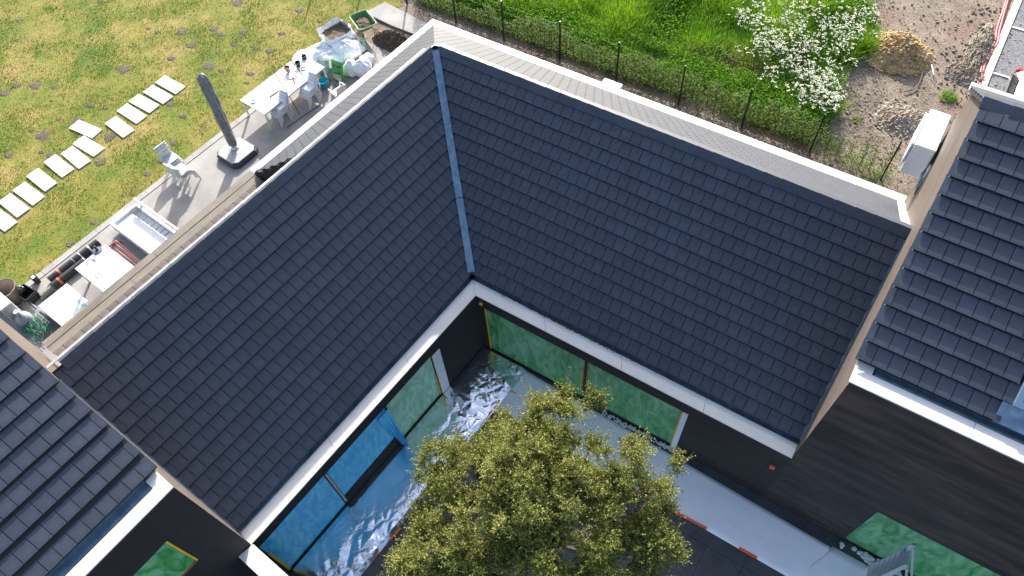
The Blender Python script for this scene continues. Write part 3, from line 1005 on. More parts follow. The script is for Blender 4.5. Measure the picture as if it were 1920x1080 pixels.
def window(parent, F, x0, x1, z0, z1, fmat, label, seed, recess=0.07, mull=(), tapes=()):
    fr = MB(); t = 0.06
    y = recess
    fr.box(((x0 + x1) / 2, y, z0 + t / 2), (x1 - x0, .06, t), F); fr.box(((x0 + x1) / 2, y, z1 - t / 2), (x1 - x0, .06, t), F)
    for xx in (x0 + t / 2, x1 - t / 2, *mull):
        fr.box((xx, y, (z0 + z1) / 2), (t, .058, z1 - z0 - 2 * t), F)
    wf = part(fr, 'window', frame_d, parent, label=label)
    g = MB().box(((x0 + x1) / 2, y + .01, (z0 + z1) / 2), (x1 - x0 - 2 * t, 0.012, z1 - z0 - 2 * t), F)
    g.build('pane', glass_m, wf)
    f = film_sheet(MB(), F @ Matrix.Translation((0, 0.025, 0)), x0 + .01, x1 - .01, z0 + .01, z1 - .01, seed=seed)
    f.build('film', fmat, wf, smooth=True)
    for (mat, a, b, c, d) in tapes:
        MB().box(((a + b) / 2, 0.006, (c + d) / 2), (b - a, 0.008, d - c), F).build('tape', mat, wf)
    return wf
FRW = Matrix.Translation((0, 7.53, 0))
window(wing_r, FRW, -6.52, -3.58, 0.06, 2.16, green_film, 'wide window under wrinkled green film next to the inner corner', 1,
       tapes=((yellow_t, -6.52, -6.47, .06, 2.16), (yellow_t, -3.66, -3.63, .5, 1.6)))
window(wing_r, FRW, -3.50, -0.98, 0.10, 2.16, green_film, 'wide window under green film right of the brown mullion', 2,
       tapes=((yellow_t, -1.03, -0.99, .1, 2.1), (orange_t, -3.5, -3.485, .2, 2.16)))
b = MB().box((-0.92, 0.015, 1.11), (0.13, 0.10, 2.1), FRW); part(b, 'jamb_board', white_me, wing_r)
window(wing_l, FLW, 3.48, 5.12, 0.06, 2.18, pale_green_film, 'window under pale green film beside the white jamb board', 3, tapes=((yellow_t, 5.07, 5.11, .06, 1.2),))
window(wing_l, FLW, 1.48, 3.44, 0.46, 2.18, blue_film, 'window under blue film set high above a dark sill', 4)
window(wing_l, FLW, -0.56, 1.40, 0.06, 2.2, blue_film, 'low window under blue film nearest the white parapet', 5, tapes=((yellow_t, -0.56, -0.50, .06, 1.6),))
b = MB().box((5.28, 0.0, 1.07), (0.28, 0.05, 2.1), FLW); part(b, 'jamb_board', white_me, wing_l)
b = MB().box((1.44, -0.01, 1.2), (0.05, 0.04, 1.9), FLW); part(b, 'mullion', pm('grey_post', (.45, .46, .47), rough=.6), wing_l)
window(tall_l, FLW, -3.0, -1.34, 3.88, 5.24, green_film, 'small upper window under crumpled green film with yellow and orange tape', 6,
       tapes=((yellow_t, -1.38, -1.345, 3.9, 5.24), (orange_t, -3.0, -1.345, 3.86, 3.90)))
window(tall_r, Matrix.Translation((0, 7.531, 0)), 3.46, 6.2, 0.06, 2.2, green_film, 'wide low window under green film behind the ladder', 7, tapes=((yellow_t, 6.1, 6.14, .4, 2.2),))
# loose blue film bunched at the window post
cur = MB()
def curf(u_, v_):
    b_ = 3.30 + 0.36 * (u_ - 0.5) * (1.0 - 0.6 * v_) ; z = 2.1 - 2.0 * v_
    return L(-7.27 + 0.035 * math.sin(u_ * 22 + v_ * 3) * (0.4 + v_) + 0.10 * v_ * v_, b_ + 0.15 * v_, z)
cur.grid(40, 14, curf)
tag(cur.build('film_curtain', blue_film, smooth=True), 'bunched strip of blue film hanging between the blue and the green windows', 'plastic film')

# ------------------------------------------------------------------ courtyard coverings
def foilf(u_, v_):
    a = -7.28 + 1.42 * u_; y0 = -1.2; b_ = -0.5 + (7.42 - (-0.5)) * v_ + 0.0
    b_ = min(b_, (7.46 - a * W2.y) / V2.y)
    x = a * 0.9; y = b_ * 0.7
    n1 = mnoise.noise(Vector((x, y, 1.0)))
    q = Vector((x * 1.5 + n1 * .9, y * 1.9 - n1 * .7, 3.0))
    d1 = mnoise.voronoi(q)[0]; d2 = mnoise.voronoi(Vector((x * 4.2 + n1, y * 4.6, 7.0)))[0]; d3 = mnoise.voronoi(Vector((x * 10, y * 11 + n1, 11.0)))[0]
    act = max(.15, min(1, .55 + mnoise.noise(Vector((x * .9, y * .8, 20))) * 1.3))
    hgt = .040 * n1 + .085 * (d1[1] - d1[0]) * act + .038 * (d2[1] - d2[0]) * act + .012 * d3[0] * act
    k = min(1, u_ * 12, (1 - u_) * 12, v_ * 30, (1 - v_) * 30)
    return L(a, b_, 0.025 + k * max(0, .02 + hgt * min(1, .14 + 1.15 * u_)))
fo = MB().grid(74, 400, foilf)
fo.f = [t for f in fo.f for t in ((f[0], f[1], f[2]), (f[0], f[2], f[3]))]; fo.m = [0] * len(fo.f)
tag(fo.build('floor_foil', foil, smooth=False), 'crumpled silver foil sheet on the floor along the blue and green windows', 'foil sheet')

def paper(name, pts, label, seed, folds=0.012):
    A, B, Cc, D = [Vector(p) for p in pts]
    def fn(u_, v_):
        P = A.lerp(B, u_).lerp(D.lerp(Cc, u_), v_)
        k = min(1, u_ * 10, (1 - u_) * 10, v_ * 6, (1 - v_) * 6)
        return Vector((P.x, P.y, 0.012 + k * folds * (0.6 + nz3(P.x * 1.3, P.y * 1.3, seed) + 0.5 * nz3(P.x * 4, P.y * 4, seed))))
    n = max(10, int((B - A).length * 8))
    o = MB().grid(n, 12, fn).build(name, paper_m, smooth=True)
    s = o.modifiers.new('solid', 'SOLIDIFY'); s.thickness = 0.003
    return tag(o, label, 'floor cover')
pA = paper('floor_fleece', [(-5.42, 6.08, 0), (3.3, 6.04, 0), (3.25, 7.20, 0), (-5.45, 7.46, 0)], 'long pale grey fleece laid on the courtyard floor along the right wing', 1)
pB = paper('floor_fleece', [(2.2, 4.9, 0), (6.0, 4.9, 0), (6.0, 7.22, 0), (3.30, 7.24, 0)], 'second pale fleece piece on the floor by the ladder foot', 2)
pC = paper('floor_fleece', [L(-9.2, -2.2, 0), L(-6.6, -2.2, 0), L(-6.6, -1.2, 0), L(-9.2, -1.2, 0)], 'small pale fleece piece beyond the low parapet at the bottom edge', 3)
def tape_run(name, pts, mat, wd, label, z=0.03):
    b = MB()
    for P, Q in pts:
        P = Vector(P); Q = Vector(Q); d = (Q - P).normalized(); n = Vector((-d.y, d.x, 0)) * wd / 2
        b.prism([P - n + Vector((0, 0, z)), Q - n + Vector((0, 0, z)), Q + n + Vector((0, 0, z)), P + n + Vector((0, 0, z))], (0, 0, 0.004))
    return tag(b.build(name, mat), label, 'tape')
tape_run('orange_tape', [((-5.50, 7.44, 0), (-5.43, 6.05, 0)), ((-5.45, 6.0, 0), (-5.60, 3.3, 0))], orange_t, 0.05, 'orange tape along the edge where foil meets fleece')
tape_run('orange_tape', [(at(930, 768), at(985, 800)), (at(1000, 812), at(1060, 845))], orange_t, 0.05, 'short orange tape on the dark floor left of the tree crown')
tape_run('orange_tape', [(at(1160, 905), at(1325, 992)), (at(1385, 1028), at(1419, 1047))], orange_t, 0.07, 'orange tape on the fleece edge right of the tree')
tape_run('orange_tape', [(at(712, 1035), at(680, 1066)), (at(752, 990), at(730, 1014)), (at(790, 935), at(775, 955))], orange_t, 0.06, 'orange tape on the foil edge at the bottom left of the tree')
tape_run('yellow_tape', [(at(955, 733), at(967, 738))], yellow_t, 0.04, 'small yellow tape mark on the grey fleece near the foil')

# white pebbles against the wall
def pebbles(name, n, fn, smin, smax, mat, seed=3):
    r = random.Random(seed); b = MB()
    for i in range(n):
        P = fn(r); s = r.uniform(smin, smax)
        pts = []; fs = []
        base = bpy.data.meshes.get('_ico')
        R3 = Matrix.Rotation(r.uniform(0, 6.28), 4, 'Z') @ Matrix.Rotation(r.uniform(0, 6.28), 4, 'X')
        M = Matrix.Translation(P) @ Matrix.Diagonal((s * r.uniform(.8, 1.3), s * r.uniform(.7, 1.1), s * r.uniform(.5, .8), 1)) @ R3
        b.add(ICO_V, ICO_F, M)
    return tag(b.build(name, mat), kind='stuff')
bmI = bmesh.new(); bmesh.ops.create_icosphere(bmI, subdivisions=1, radius=1.0)
ICO_V = [v.co.copy() * random.uniform(.86, 1.12) for v in bmI.verts]; ICO_F = [tuple(v.index for v in f.verts) for f in bmI.faces]; bmI.free()
white_st = pm('white_stone', (.5, .5, .49), (.68, .68, .66), scale=6, rough=.8)
pebbles('white_pebbles', 150, lambda r: Vector((r.uniform(-2.9, -0.7), r.uniform(7.40, 7.50), 0.02)), 0.02, 0.04, white_st)
pebbles('white_pebbles', 42, lambda r: Vector((3.45 + 1.9 * r.random(), r.uniform(7.29, 7.46), 0.03)), 0.045, 0.085, white_st, 5)

debris = pm('gutter_debris', (.05, .045, .035), (.13, .11, .08), scale=9, rough=.95)
pebbles('gutter_debris', 420, lambda r: Vector((r.gauss(-4.2, .9), 7.875 + abs(r.gauss(0, .022)) * -1 + .01, 2.655)), .006, .018, debris, 61)
pebbles('gutter_debris', 160, lambda r: Vector((r.uniform(-6, 1.2), 7.90 + r.random() * .05, 2.625)), .006, .016, debris, 62)
# sockets
def small_box(name, P, s, mat, label, back=None):
    t = thing(name, label, 'junction box', P)
    MB().box((0, -0.03, 0), (s, 0.06, s)).build('cover', mat, t, bevel=0.005)
    MB().box((0, -0.004, 0), (s * (1.5 if back is None else back), 0.008, s * 1.5)).build('back_plate', black_pl, t)
small_box('junction_box', (1.26, 7.528, 1.80), 0.11, orange_t, 'small orange junction box on the dark brown wall')
small_box('junction_box', (-0.60, 7.528, 0.22), 0.07, yellow_t, 'small yellow junction box low on the wall by the white jamb board')
small_box('junction_box', (-6.58, 7.528, 2.37), 0.08, yellow_t, 'small yellow junction box high in the inner corner under the coping')

# ladder leaning on the tall right wall
def ladder():
    top = at(1713, 1022, 2.35); x, y = top.x, top.y
    t = thing('step_ladder', 'aluminium step ladder with a blue sticker before the green film window at bottom right', 'ladder', (x, y - .25, 0))
    lean_ = .10
    for k in range(2):
        yy = y - .46 * k
        part(MB().prism([(x - lean_ - .045, yy - .013, 0), (x - lean_ + .045, yy - .013, 0), (x - lean_ + .045, yy + .013, 0), (x - lean_ - .045, yy + .013, 0)], (lean_, 0, 2.35)), 'rail', alu, t, bevel=.004)
        part(MB().prism([(x + .85, yy - .010, 0), (x + .90, yy - .010, 0), (x + .90, yy + .010, 0), (x + .85, yy + .010, 0)], (-.82, 0, 2.2)), 'brace', alu, t)
    for k in range(8):
        z = .26 + .27 * k; xx = x - lean_ + lean_ * z / 2.35
        part(MB().box((xx, y - .23, z), (.085, .43, .028)), 'tread', alu, t, bevel=.004)
    part(MB().tube([(x, y + .015, 2.33), (x, y + .03, 2.33)], .022, 12), 'end_cap', black_pl, t)
    part(MB().box((x - .015, y - .05, 2.02), (.06, .10, .05)), 'sticker', pm('blue_sticker', (.02, .2, .65), rough=.4), t)
ladder()
# ------------------------------------------------------------------ courtyard tree
dark_bark = pm('twig_bark', (0.06, 0.05, 0.035), (0.11, 0.09, 0.065), scale=8, rough=0.95)
def make_tree():
    lobes = [(1040, 800, 4.3, .75), (985, 850, 4.3, 1.0), (870, 885, 3.5, 1.0), (1000, 930, 4.4, 1.35), (1120, 880, 4.0, 1.05), (1190, 955, 3.5, .95),
             (900, 985, 3.6, 1.25), (1060, 1010, 4.0, 1.4), (830, 1040, 3.0, .95), (1180, 1050, 3.2, 1.0), (1240, 940, 3.3, .34), (1235, 1015, 3.0, .6),
             (815, 870, 3.2, .5), (1110, 752, 3.8, .22), (1045, 752, 4.4, .28), (785, 1075, 2.7, .65), (765, 1050, 2.5, .3), (800, 985, 2.9, .45), (930, 800, 3.7, .42), (1195, 850, 3.5, .35), (980, 1090, 3.4, 1.3), (1120, 1120, 3.2, 1.1), (860, 1120, 2.9, 1.0), (1260, 870, 3.2, .2)]
    base = at(1015, 985, 3.2); base.z = 0
    t = thing('tree', 'olive green leafy tree growing in the dark courtyard', 'tree', base)
    inv = PINV[t.name]
    tk = MB()
    fork = base + Vector((0.05, 0.03, 1.5))
    tk.tube([base - Vector((0, 0, .02)), base + Vector((0.02, 0, .5)), base + Vector((-.02, .03, 1.0)), fork, fork + Vector((.03, .05, .8)), fork + Vector((0, 0.1, 1.7))], [.15, .12, .11, .10, .07, .03], 12)
    part(tk, 'trunk', bark, t, smooth=True)
    cents = []
    for (px_, py_, z, r) in lobes:
        c = at(px_, py_, z); cents.append((c, r))
        lb = MB()
        st = base + Vector((random.uniform(-.05, .05), random.uniform(-.05, .05), random.uniform(.9, 1.9)))
        mid = st.lerp(c, .5) + Vector((0, 0, -.12))
        lb.tube([st, mid, c], [.05, .032, .008], 6)
        if r > .3:
            part(lb, 'branch', dark_bark, t, smooth=True)
    P = []; A = []; B = []; T = []; twigs = MB()
    rnd = lambda s_: Vector(rng.normal(0, s_, 3))
    for li, (c, r) in enumerate(cents):
        r = r * .84
        for k in range(int(40 * r * r) + 3):
            d = rnd(1); d.normalize()
            if d.z < -.3: d.z *= -.6; d.normalize()
            rr = r * random.uniform(.45, 1.0)
            cc = c + Vector((d.x, d.y, d.z * .85)) * rr          # centre of one leaf clump
            cr_ = random.uniform(.13, .30) * min(1, .5 + r)
            base_t = random.random()
            dirc = (d * .7 + Vector((0, 0, .5)) + rnd(.25)).normalized()
            twigs.tube([cc - dirc * .3, cc, cc + dirc * cr_], [.010, .006, .002], 4, cap=False)
            for q in range(int(150 * cr_) + 6):
                o1 = (rnd(1).normalized() + dirc * .9).normalized()
                s0 = cc + rnd(.05)
                ln = cr_ * random.uniform(.5, 1.5)
                if random.random() < .06: ln *= 1.7
                if q % 7 == 0: twigs.tube([s0, s0 + o1 * ln], [.004, .0015], 3, cap=False)
                nl = int(9 + ln * 38)
                for j in range(nl):
                    p1 = s0 + o1 * ln * (j + .6) / nl + rnd(.016)
                    la = (o1 * .6 + rnd(.5)).normalized() * random.uniform(.029, .054)
                    lb_ = la.cross(rnd(1)).normalized() * random.uniform(.009, .016)
                    P.append(p1); A.append(la); B.append(lb_)
                    sd = random.random()
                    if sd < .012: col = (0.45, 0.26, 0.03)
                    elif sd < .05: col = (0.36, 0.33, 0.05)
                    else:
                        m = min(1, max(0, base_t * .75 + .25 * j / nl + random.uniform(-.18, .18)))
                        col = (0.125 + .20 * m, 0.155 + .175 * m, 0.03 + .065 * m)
                    T.append(col)
    print('leaves', len(P))
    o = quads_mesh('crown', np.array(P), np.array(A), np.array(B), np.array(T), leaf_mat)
    o.parent = t; o.matrix_parent_inverse = inv
    part(twigs, 'twigs', dark_bark, t, kind='stuff')
make_tree()

# ------------------------------------------------------------------ meadow, hedge, fence
FY = 19.0
edge_x = lambda y: -1.75 + 0.35 * math.sin(y * 1.3) - 0.25 * max(0, y - 26) + (-0.5 if 22 < y < 23.4 else 0)
mp_ = cast_pts(210000, [(-21, 19.9), (-1.2, 19.9), (-1.2, 33.5), (-21, 33.5)])
ex = -1.75 + 0.35 * np.sin(mp_[:, 1] * 1.3) - 0.25 * np.clip(mp_[:, 1] - 26, 0, 99)
dryc = at(1400, 150, 0); dryc2 = at(1455, 120, 0)
dn = noise2(mp_[:, 0], mp_[:, 1], 0.55, 2.0); dn2 = noise2(mp_[:, 0], mp_[:, 1], 1.7, 6.0)
dry = np.exp(-(((mp_[:, 0] - dryc.x) / 1.5) ** 2 + ((mp_[:, 1] - dryc.y) / 0.9) ** 2)) + np.exp(-(((mp_[:, 0] + 7.0) / 2.2) ** 2 + ((mp_[:, 1] - 21.0) / 0.6) ** 2)) * .4
dry = np.clip(dry + dn2 * .3 - .08, 0, 1)
front = np.clip((mp_[:, 1] - 19.7) / .6, 0.25, 1)
keep = (mp_[:, 0] < ex + dn2 * .6) & (rng.uniform(0, 1, len(mp_)) < (0.35 + .65 * front) * np.clip(1.1 + dn2 * .9 - dry * .35, .1, 1))
mp_ = mp_[keep]; dn = dn[keep]; dn2 = dn2[keep]; dry = dry[keep]; front = front[keep]
def mead_c(p, h):
    t = np.clip(0.45 + dn * 1.2 + rng.normal(0, .18, len(p)), 0, 1)
    c = lerp((0.09, 0.26, 0.004), (0.27, 0.46, 0.012), t)
    d = np.clip(dry * 1.3 + rng.normal(0, .12, len(p)), 0, 1)[:, None]
    return (c * (1 - d) + np.array((0.46, 0.37, 0.19))[None] * d) * rng.uniform(.7, 1.2, (len(p), 1))
o = blades('meadow_grass', mp_, 0.22, 0.5, 0.022, 1.3, mead_c, rows=(0.45 + .75 * front) * (1 + dn * 1.0) * (1 - .55 * dry))
tag(o, kind='stuff')
# broad leaves in the meadow and along the fence
lp2 = np.concatenate([cast_pts(52000, [(-20, 19.35), (-1.4, 19.35), (-1.9, 31), (-20, 31)]), cast_pts(42000, [(-18, 19.35), (-1.7, 19.35), (-1.9, 21.3), (-18, 21.3)])])
n3 = noise2(lp2[:, 0], lp2[:, 1], 0.8, 9.0)
lp2 = lp2[(n3 > -0.05) | (lp2[:, 1] < 21.2) & (n3 > -.32)]
n = len(lp2)
hh = rng.uniform(.08, .5, n) * np.clip((lp2[:, 1] - 19.0) / 1.0, .3, 1)
P = np.stack([lp2[:, 0], lp2[:, 1], hh], 1)
A = rng.normal(0, 1, (n, 3)); A[:, 2] = np.abs(A[:, 2]) * .4; A *= (rng.uniform(.05, .11, n) / np.linalg.norm(A, axis=1))[:, None]
B = np.cross(A, rng.normal(0, 1, (n, 3))); B *= (rng.uniform(.018, .036, n) / np.linalg.norm(B, axis=1))[:, None]
tcol = lerp((0.06, 0.16, 0.008), (0.17, 0.33, 0.02), rng.uniform(0, 1, n))
tag(quads_mesh('meadow_weeds', P, A, B, tcol, weed_mat), kind='stuff')
# cow parsley: white umbels over the grass
fl_m = pm('white_umbel', (0.60, 0.62, 0.42), (0.74, 0.73, 0.58), scale=30, rough=.8)
fb = MB(); stems = MB()
fr_ = random.Random(5)
for (px_, py_, sx, sy, n) in [(1410, 45, 20, 24, 110), (1445, 55, 24, 26, 260), (1480, 80, 26, 24, 260), (1500, 20, 40, 16, 130), (1560, 60, 36, 26, 230), (1600, 20, 24, 18, 110), (1520, 150, 20, 20, 190),
                              (1545, 165, 20, 22, 240), (1560, 190, 14, 12, 90), (1420, 20, 20, 20, 70), (1600, 50, 14, 12, 50), (1540, 110, 26, 16, 90), (1440, 115, 12, 10, 20)]:
    for k in range(int(n * 1.25)):
        if k % 11 == 0: hub = at(px_ + fr_.gauss(0, sx * 1.05), py_ + fr_.gauss(0, sy * 1.05), 0.75)
        P = hub + Vector((fr_.gauss(0, .13), fr_.gauss(0, .13), 0))
        if P.x > -1.3 or P.y < 20.2: continue
        z = fr_.uniform(.5, .95)
        cx, cy_ = P.x + fr_.uniform(-.05, .05), P.y
        if fr_.random() < .28: continue
        for j in range(fr_.randint(4, 8)):
            a = fr_.uniform(0, 6.28); r0 = fr_.uniform(0, .065); s = fr_.uniform(.009, .019)
            c = Vector((cx + r0 * math.cos(a), cy_ + r0 * math.sin(a), z + fr_.uniform(-.012, .012)))
            tx, ty = fr_.uniform(-.4, .4), fr_.uniform(-.4, .4)
            fb.add([c + Vector((s * math.cos(q), s * math.sin(q), s * (tx * math.cos(q) + ty * math.sin(q)))) for q in (0.2, 1.3, 2.4, 3.5, 4.6, 5.6)], [(0, 1, 2, 3, 4, 5)])
        stems.tube([(cx, cy_, 0), (cx, cy_, z)], .006, 3, cap=False)
tag(fb.build('cow_parsley_flowers', fl_m), kind='stuff')
tag(stems.build('cow_parsley_stems', pm('green_stem', (.07, .17, .03), (.12, .24, .05), rough=.7)), kind='stuff')

# young hedge plants along the fence
def sapling_mesh(nl, h, seed):
    r = np.random.default_rng(seed)
    t = r.uniform(.08, 1, nl) ** .9
    ang = r.uniform(0, 2 * PI, nl); rad = r.uniform(.02, .26, nl) * (1.1 - .5 * t)
    P = np.stack([np.cos(ang) * rad, np.sin(ang) * rad, t * h], 1)
    A = np.stack([np.cos(ang), np.sin(ang), r.uniform(-.2, .7, nl)], 1) * r.uniform(.05, .10, nl)[:, None]
    B = np.cross(A, r.normal(0, 1, (nl, 3))); B *= (r.uniform(.020, .036, nl) / np.linalg.norm(B, axis=1))[:, None]
    T = lerp((0.06, 0.12, 0.022), (0.20, 0.26, 0.07), r.uniform(0, 1, nl))
    return quads_mesh('foliage', P, A, B, T, weed_mat)
sap_fol = []; 
stem_mes = []
for k in range(6):
    o = sapling_mesh(330 if k < 4 else 110, 1.35 if k < 4 else 1.2, 50 + k)
    sap_fol.append(o.data); bpy.data.objects.remove(o)
    sm = MB()
    for q in range(3):
        sm.tube([(0, 0, 0), (random.uniform(-.05, .05), random.uniform(-.05, .05), .6), (random.uniform(-.12, .12), random.uniform(-.1, .1), 1.25)], [.012, .008, .003], 5, cap=False)
    stem_mes.append(sm.mesh('stem', bark))
x = -17.6; i = 0
while x < 1.0:
    t = thing('hedge_plant', 'young leafy hedge plant in the row along the wire fence', 'hedge plant', (x, 19.22 + random.uniform(-.06, .10), 0), random.uniform(0, 6.28), 'young hedge plants along the wire fence')
    k = random.randint(0, 3) if x < -1.6 else random.randint(4, 5)
    s = random.uniform(.62, 1.0) * (1.0 if x > -13 else .8)
    t.scale = (s * random.uniform(.9, 1.2), s, s)
    for nm, me in (('foliage', sap_fol[k]), ('stem', stem_mes[k])):
        c = bpy.data.objects.new(nm, me); C.objects.link(c); c.parent = t
    x += random.uniform(.22, .36) if x < -1.6 else random.uniform(.3, .42); i += 1
# fence
fence = thing('garden_fence', 'dark wire mesh fence with thin posts behind the house', 'fence', (-10, FY, 0))
post_m = pm('fence_green_black', (0.015, 0.022, 0.018), rough=.5)
for px0 in (-22.8, -20.4, -18.05, -15.64, -13.41, -10.95, -8.61, -6.17, -3.85, -1.5, 0.82):
    part(MB().box((px0, FY, .83), (.05, .05, 1.7)).box((px0, FY, 1.69), (.056, .056, .02)), 'post', post_m, fence)
wires = MB()
for k in range(int((0.8 + 22.8) / .1)):
    xx = -22.8 + .1 * k
    wires.box((xx, FY, .8), (.0035, .0035, 1.52))
for z in (.05, .45, .85, 1.25, 1.55):
    wires.box((-11.0, FY + .006, z), (23.6, .003, .0035))
part(wires, 'wire_mesh', post_m, fence, kind='stuff')

# ------------------------------------------------------------------ bare site on the right
def heap(name, c, rx, ry, h, mat, label, seed, lump=.25, n=64, cat='heap', fr=2.2):
    def fn(u_, v_):
        a = u_ * 2 * PI; r = v_
        x = math.cos(a) * r * rx * (1 + .15 * mnoise.noise(Vector((math.cos(a) * 1.5, math.sin(a) * 1.5, seed))))
        y = math.sin(a) * r * ry * (1 + .15 * mnoise.noise(Vector((math.cos(a) * 1.5, math.sin(a) * 1.5, seed + 3))))
        base = (0.5 + 0.5 * math.cos(min(1, r) * PI)) ** .8
        l1 = mnoise.noise(Vector((x * fr, y * fr, seed))); l2 = abs(mnoise.noise(Vector((x * fr * 2.6, y * fr * 2.6, seed + 1)))); l3 = abs(mnoise.noise(Vector((x * fr * 6, y * fr * 6, seed + 2))))
        z = h * base * (1 + .35 * l1) + lump * h * (l2 * .7 + l3 * .5) * min(1, (1 - r) * 5)
        return Vector((x, y, z - .03))
    o = MB().grid(n * 2, n // 2, fn).build(name, mat)
    o.location = c
    return tag(o, label, cat) if label else tag(o, kind='structure')
sand = pm('ochre_sand', (0.36, 0.235, 0.10), (0.56, 0.40, 0.20), scale=3, rough=.95, bump=.7, bscale=22, c3=(.30, .20, .11), s3=1.2)
rub = pm('rubble_earth', (0.24, 0.17, 0.11), (0.42, 0.34, 0.25), scale=3, rough=.95, bump=.9, bscale=16, c3=(.34, .32, .30), s3=2)
grey_e = pm('grey_clods', (0.16, 0.13, 0.10), (0.29, 0.24, 0.185), scale=4, rough=.95, bump=.9, bscale=18)
mc = at(1683, 100, 0)
heap('sand_heap', mc, 1.35, 1.15, .62, sand, 'ochre heap of lumpy sand on the bare ground', 3, .30)
rc_ = at(1690, 222, 0)
heap('rubble_heap', rc_, .95, .85, .24, rub, 'low heap of stony rubble beside the air conditioner', 8, .7)
heap('earth_heap', at(1838, 95, 0), .50, 1.7, .22, grey_e, 'grey row of clods along the red conduits', 12, .9, fr=3)
heap('earth_heap', at(1812, 140, 0), .8, .7, .18, grey_e, 'flat grey earth mound left of the conduits', 15, .9, fr=3)
def scatter(name, n, c, rx, ry, smin, smax, mat, seed, zf=None):
    return pebbles(name, n, lambda r: Vector((c.x + r.gauss(0, rx), c.y + r.gauss(0, ry), (zf(r) if zf else .01))), smin, smax, mat, seed)
def on_heap(c, R, h, n, smin, smax, mat, name, seed, sq=1.0):
    r = random.Random(seed)
    def fn(r):
        a = r.uniform(0, 6.28); q = r.random() ** .5
        return Vector((c.x + math.cos(a) * q * R, c.y + math.sin(a) * q * R * sq, h * (0.5 + .5 * math.cos(q * PI)) ** .8 * 1.05))
    pebbles(name, n, fn, smin, smax, mat, seed)
on_heap(mc, 1.25, .70, 700, .018, .075, sand, 'sand_clods', 21)
on_heap(rc_, 1.0, .24, 380, .012, .045, pm('grey_rubble', (.21, .18, .15), (.42, .37, .31), scale=8, rough=.9), 'rubble_stones', 22)
scatter('site_stones', 380, at(1640, 185, 0), .8, .9, .008, .035, MATS['grey_rubble'], 23)
scatter('site_pebbles', 2600, at(1730, 110, 0), 2.2, 4.6, .006, .026, MATS['grey_rubble'], 44)
scatter('site_lumps', 700, at(1740, 100, 0), 2.0, 4.2, .012, .05, grey_e, 45)
scatter('site_lumps', 500, at(1620, 290, 0), 1.6, .7, .008, .03, rub, 46)
scatter('site_stones', 340, at(1700, 190, 0), 1.6, 1.8, .006, .022, MATS['grey_rubble'], 24)
scatter('site_clods', 260, at(1840, 100, 0), .5, 1.4, .02, .07, grey_e, 25)
scatter('site_clods', 160, at(1640, 250, 0), .9, .8, .01, .03, rub, 27)
# pale plaster-like dust ring
# conduits, kerb, gravel plot
def path(name, pts, r, mat, label, cat, n=8, z=.05):
    P = [at(p[0], p[1], p[2] if len(p) > 2 else z) for p in pts]
    Q = []
    for i in range(len(P) - 1):
        p0, p1, p2, p3 = P[max(i - 1, 0)], P[i], P[i + 1], P[min(i + 2, len(P) - 1)]
        for k in range(6):
            t = k / 6
            Q.append(.5 * ((2 * p1) + (p2 - p0) * t + (2 * p0 - 5 * p1 + 4 * p2 - p3) * t * t + (3 * p1 - p0 - 3 * p2 + p3) * t ** 3))
    Q.append(P[-1])
    return tag(MB().tube(Q, r, n).build(name, mat, smooth=True), label, cat)
red_pipe = pm('red_conduit', (.50, .03, .04), (.62, .05, .05), rough=.5)
path('conduit', [(1890, -12), (1880, 22), (1873, 42), (1868, 60), (1866, 78), (1852, 100), (1842, 122), (1832, 158), (1822, 172)], .045, red_pipe, 'red conduit on the ground, the one nearer the grey clods', 'conduit')
path('conduit', [(1894, -12), (1884, 20), (1878, 42), (1873, 62), (1870, 80), (1858, 98), (1847, 120), (1838, 156), (1830, 172)], .045, red_pipe, 'red conduit on the ground, the one nearer the concrete kerb', 'conduit')
path('dead_branch', [(1695, 172), (1715, 166), (1725, 152), (1730, 136)], .02, bark, 'curved dead branch lying on the bare ground', 'branch')
path('plastic_pipe', [(1747, 122), (1751, 142)], .022, white_pl, 'short white pipe on the reddish earth', 'pipe')
kb = MB(); kb.prism([(2.38, 19.0, -.05), (2.62, 19.0, -.05), (2.62, 36, -.05), (2.38, 36, -.05)], (0, 0, .12))
tag(kb.build('kerb', pm('pale_kerb', (.50, .46, .38), (.62, .58, .50), scale=3, rough=.9)), kind='structure')
gm = pm('dark_gravel', (0.085, 0.085, 0.09), (0.24, 0.24, 0.25), scale=28, rough=.9, bump=.9, bscale=30, lo=.42, hi=.6)
gb = MB(); gb.add([(2.62, 19.0, .02), (14, 19.0, .02), (14, 36, .02), (2.62, 36, .02)], [(0, 1, 2, 3)])
gro = tag(gb.build('gravel_plot', gm), kind='structure')
for q, (px_, py_) in enumerate(((1880, 45), (1862, 136))):
    y = at(px_, py_, .05).y
    tag(MB().box((8.3, y, .03), (11.3, .09, .05)).build('kerb', MATS['pale_kerb']), kind='structure')
# tuft of grass on the site
def tuft(px_, py_, n, r, h, seed):
    c = at(px_, py_, 0)
    p = rng.normal(0, r, (n, 2)) + np.array([c.x, c.y])
    tag(blades('grass_tuft', p, h * .4, h, .012, 1.2, lambda p, hh: lerp((.10, .24, .02), (.24, .38, .05), rng.uniform(0, 1, len(p)))), kind='stuff')
tuft(1778, 182, 260, .14, .22, 1); tuft(1607, 225, 90, .10, .14, 2); tuft(1660, 130, 60, .12, .12, 3); tuft(1590, 300, 160, .35, .3, 5); tuft(1640, 330, 150, .3, .3, 6); tuft(1540, 262, 160, .4, .3, 7)

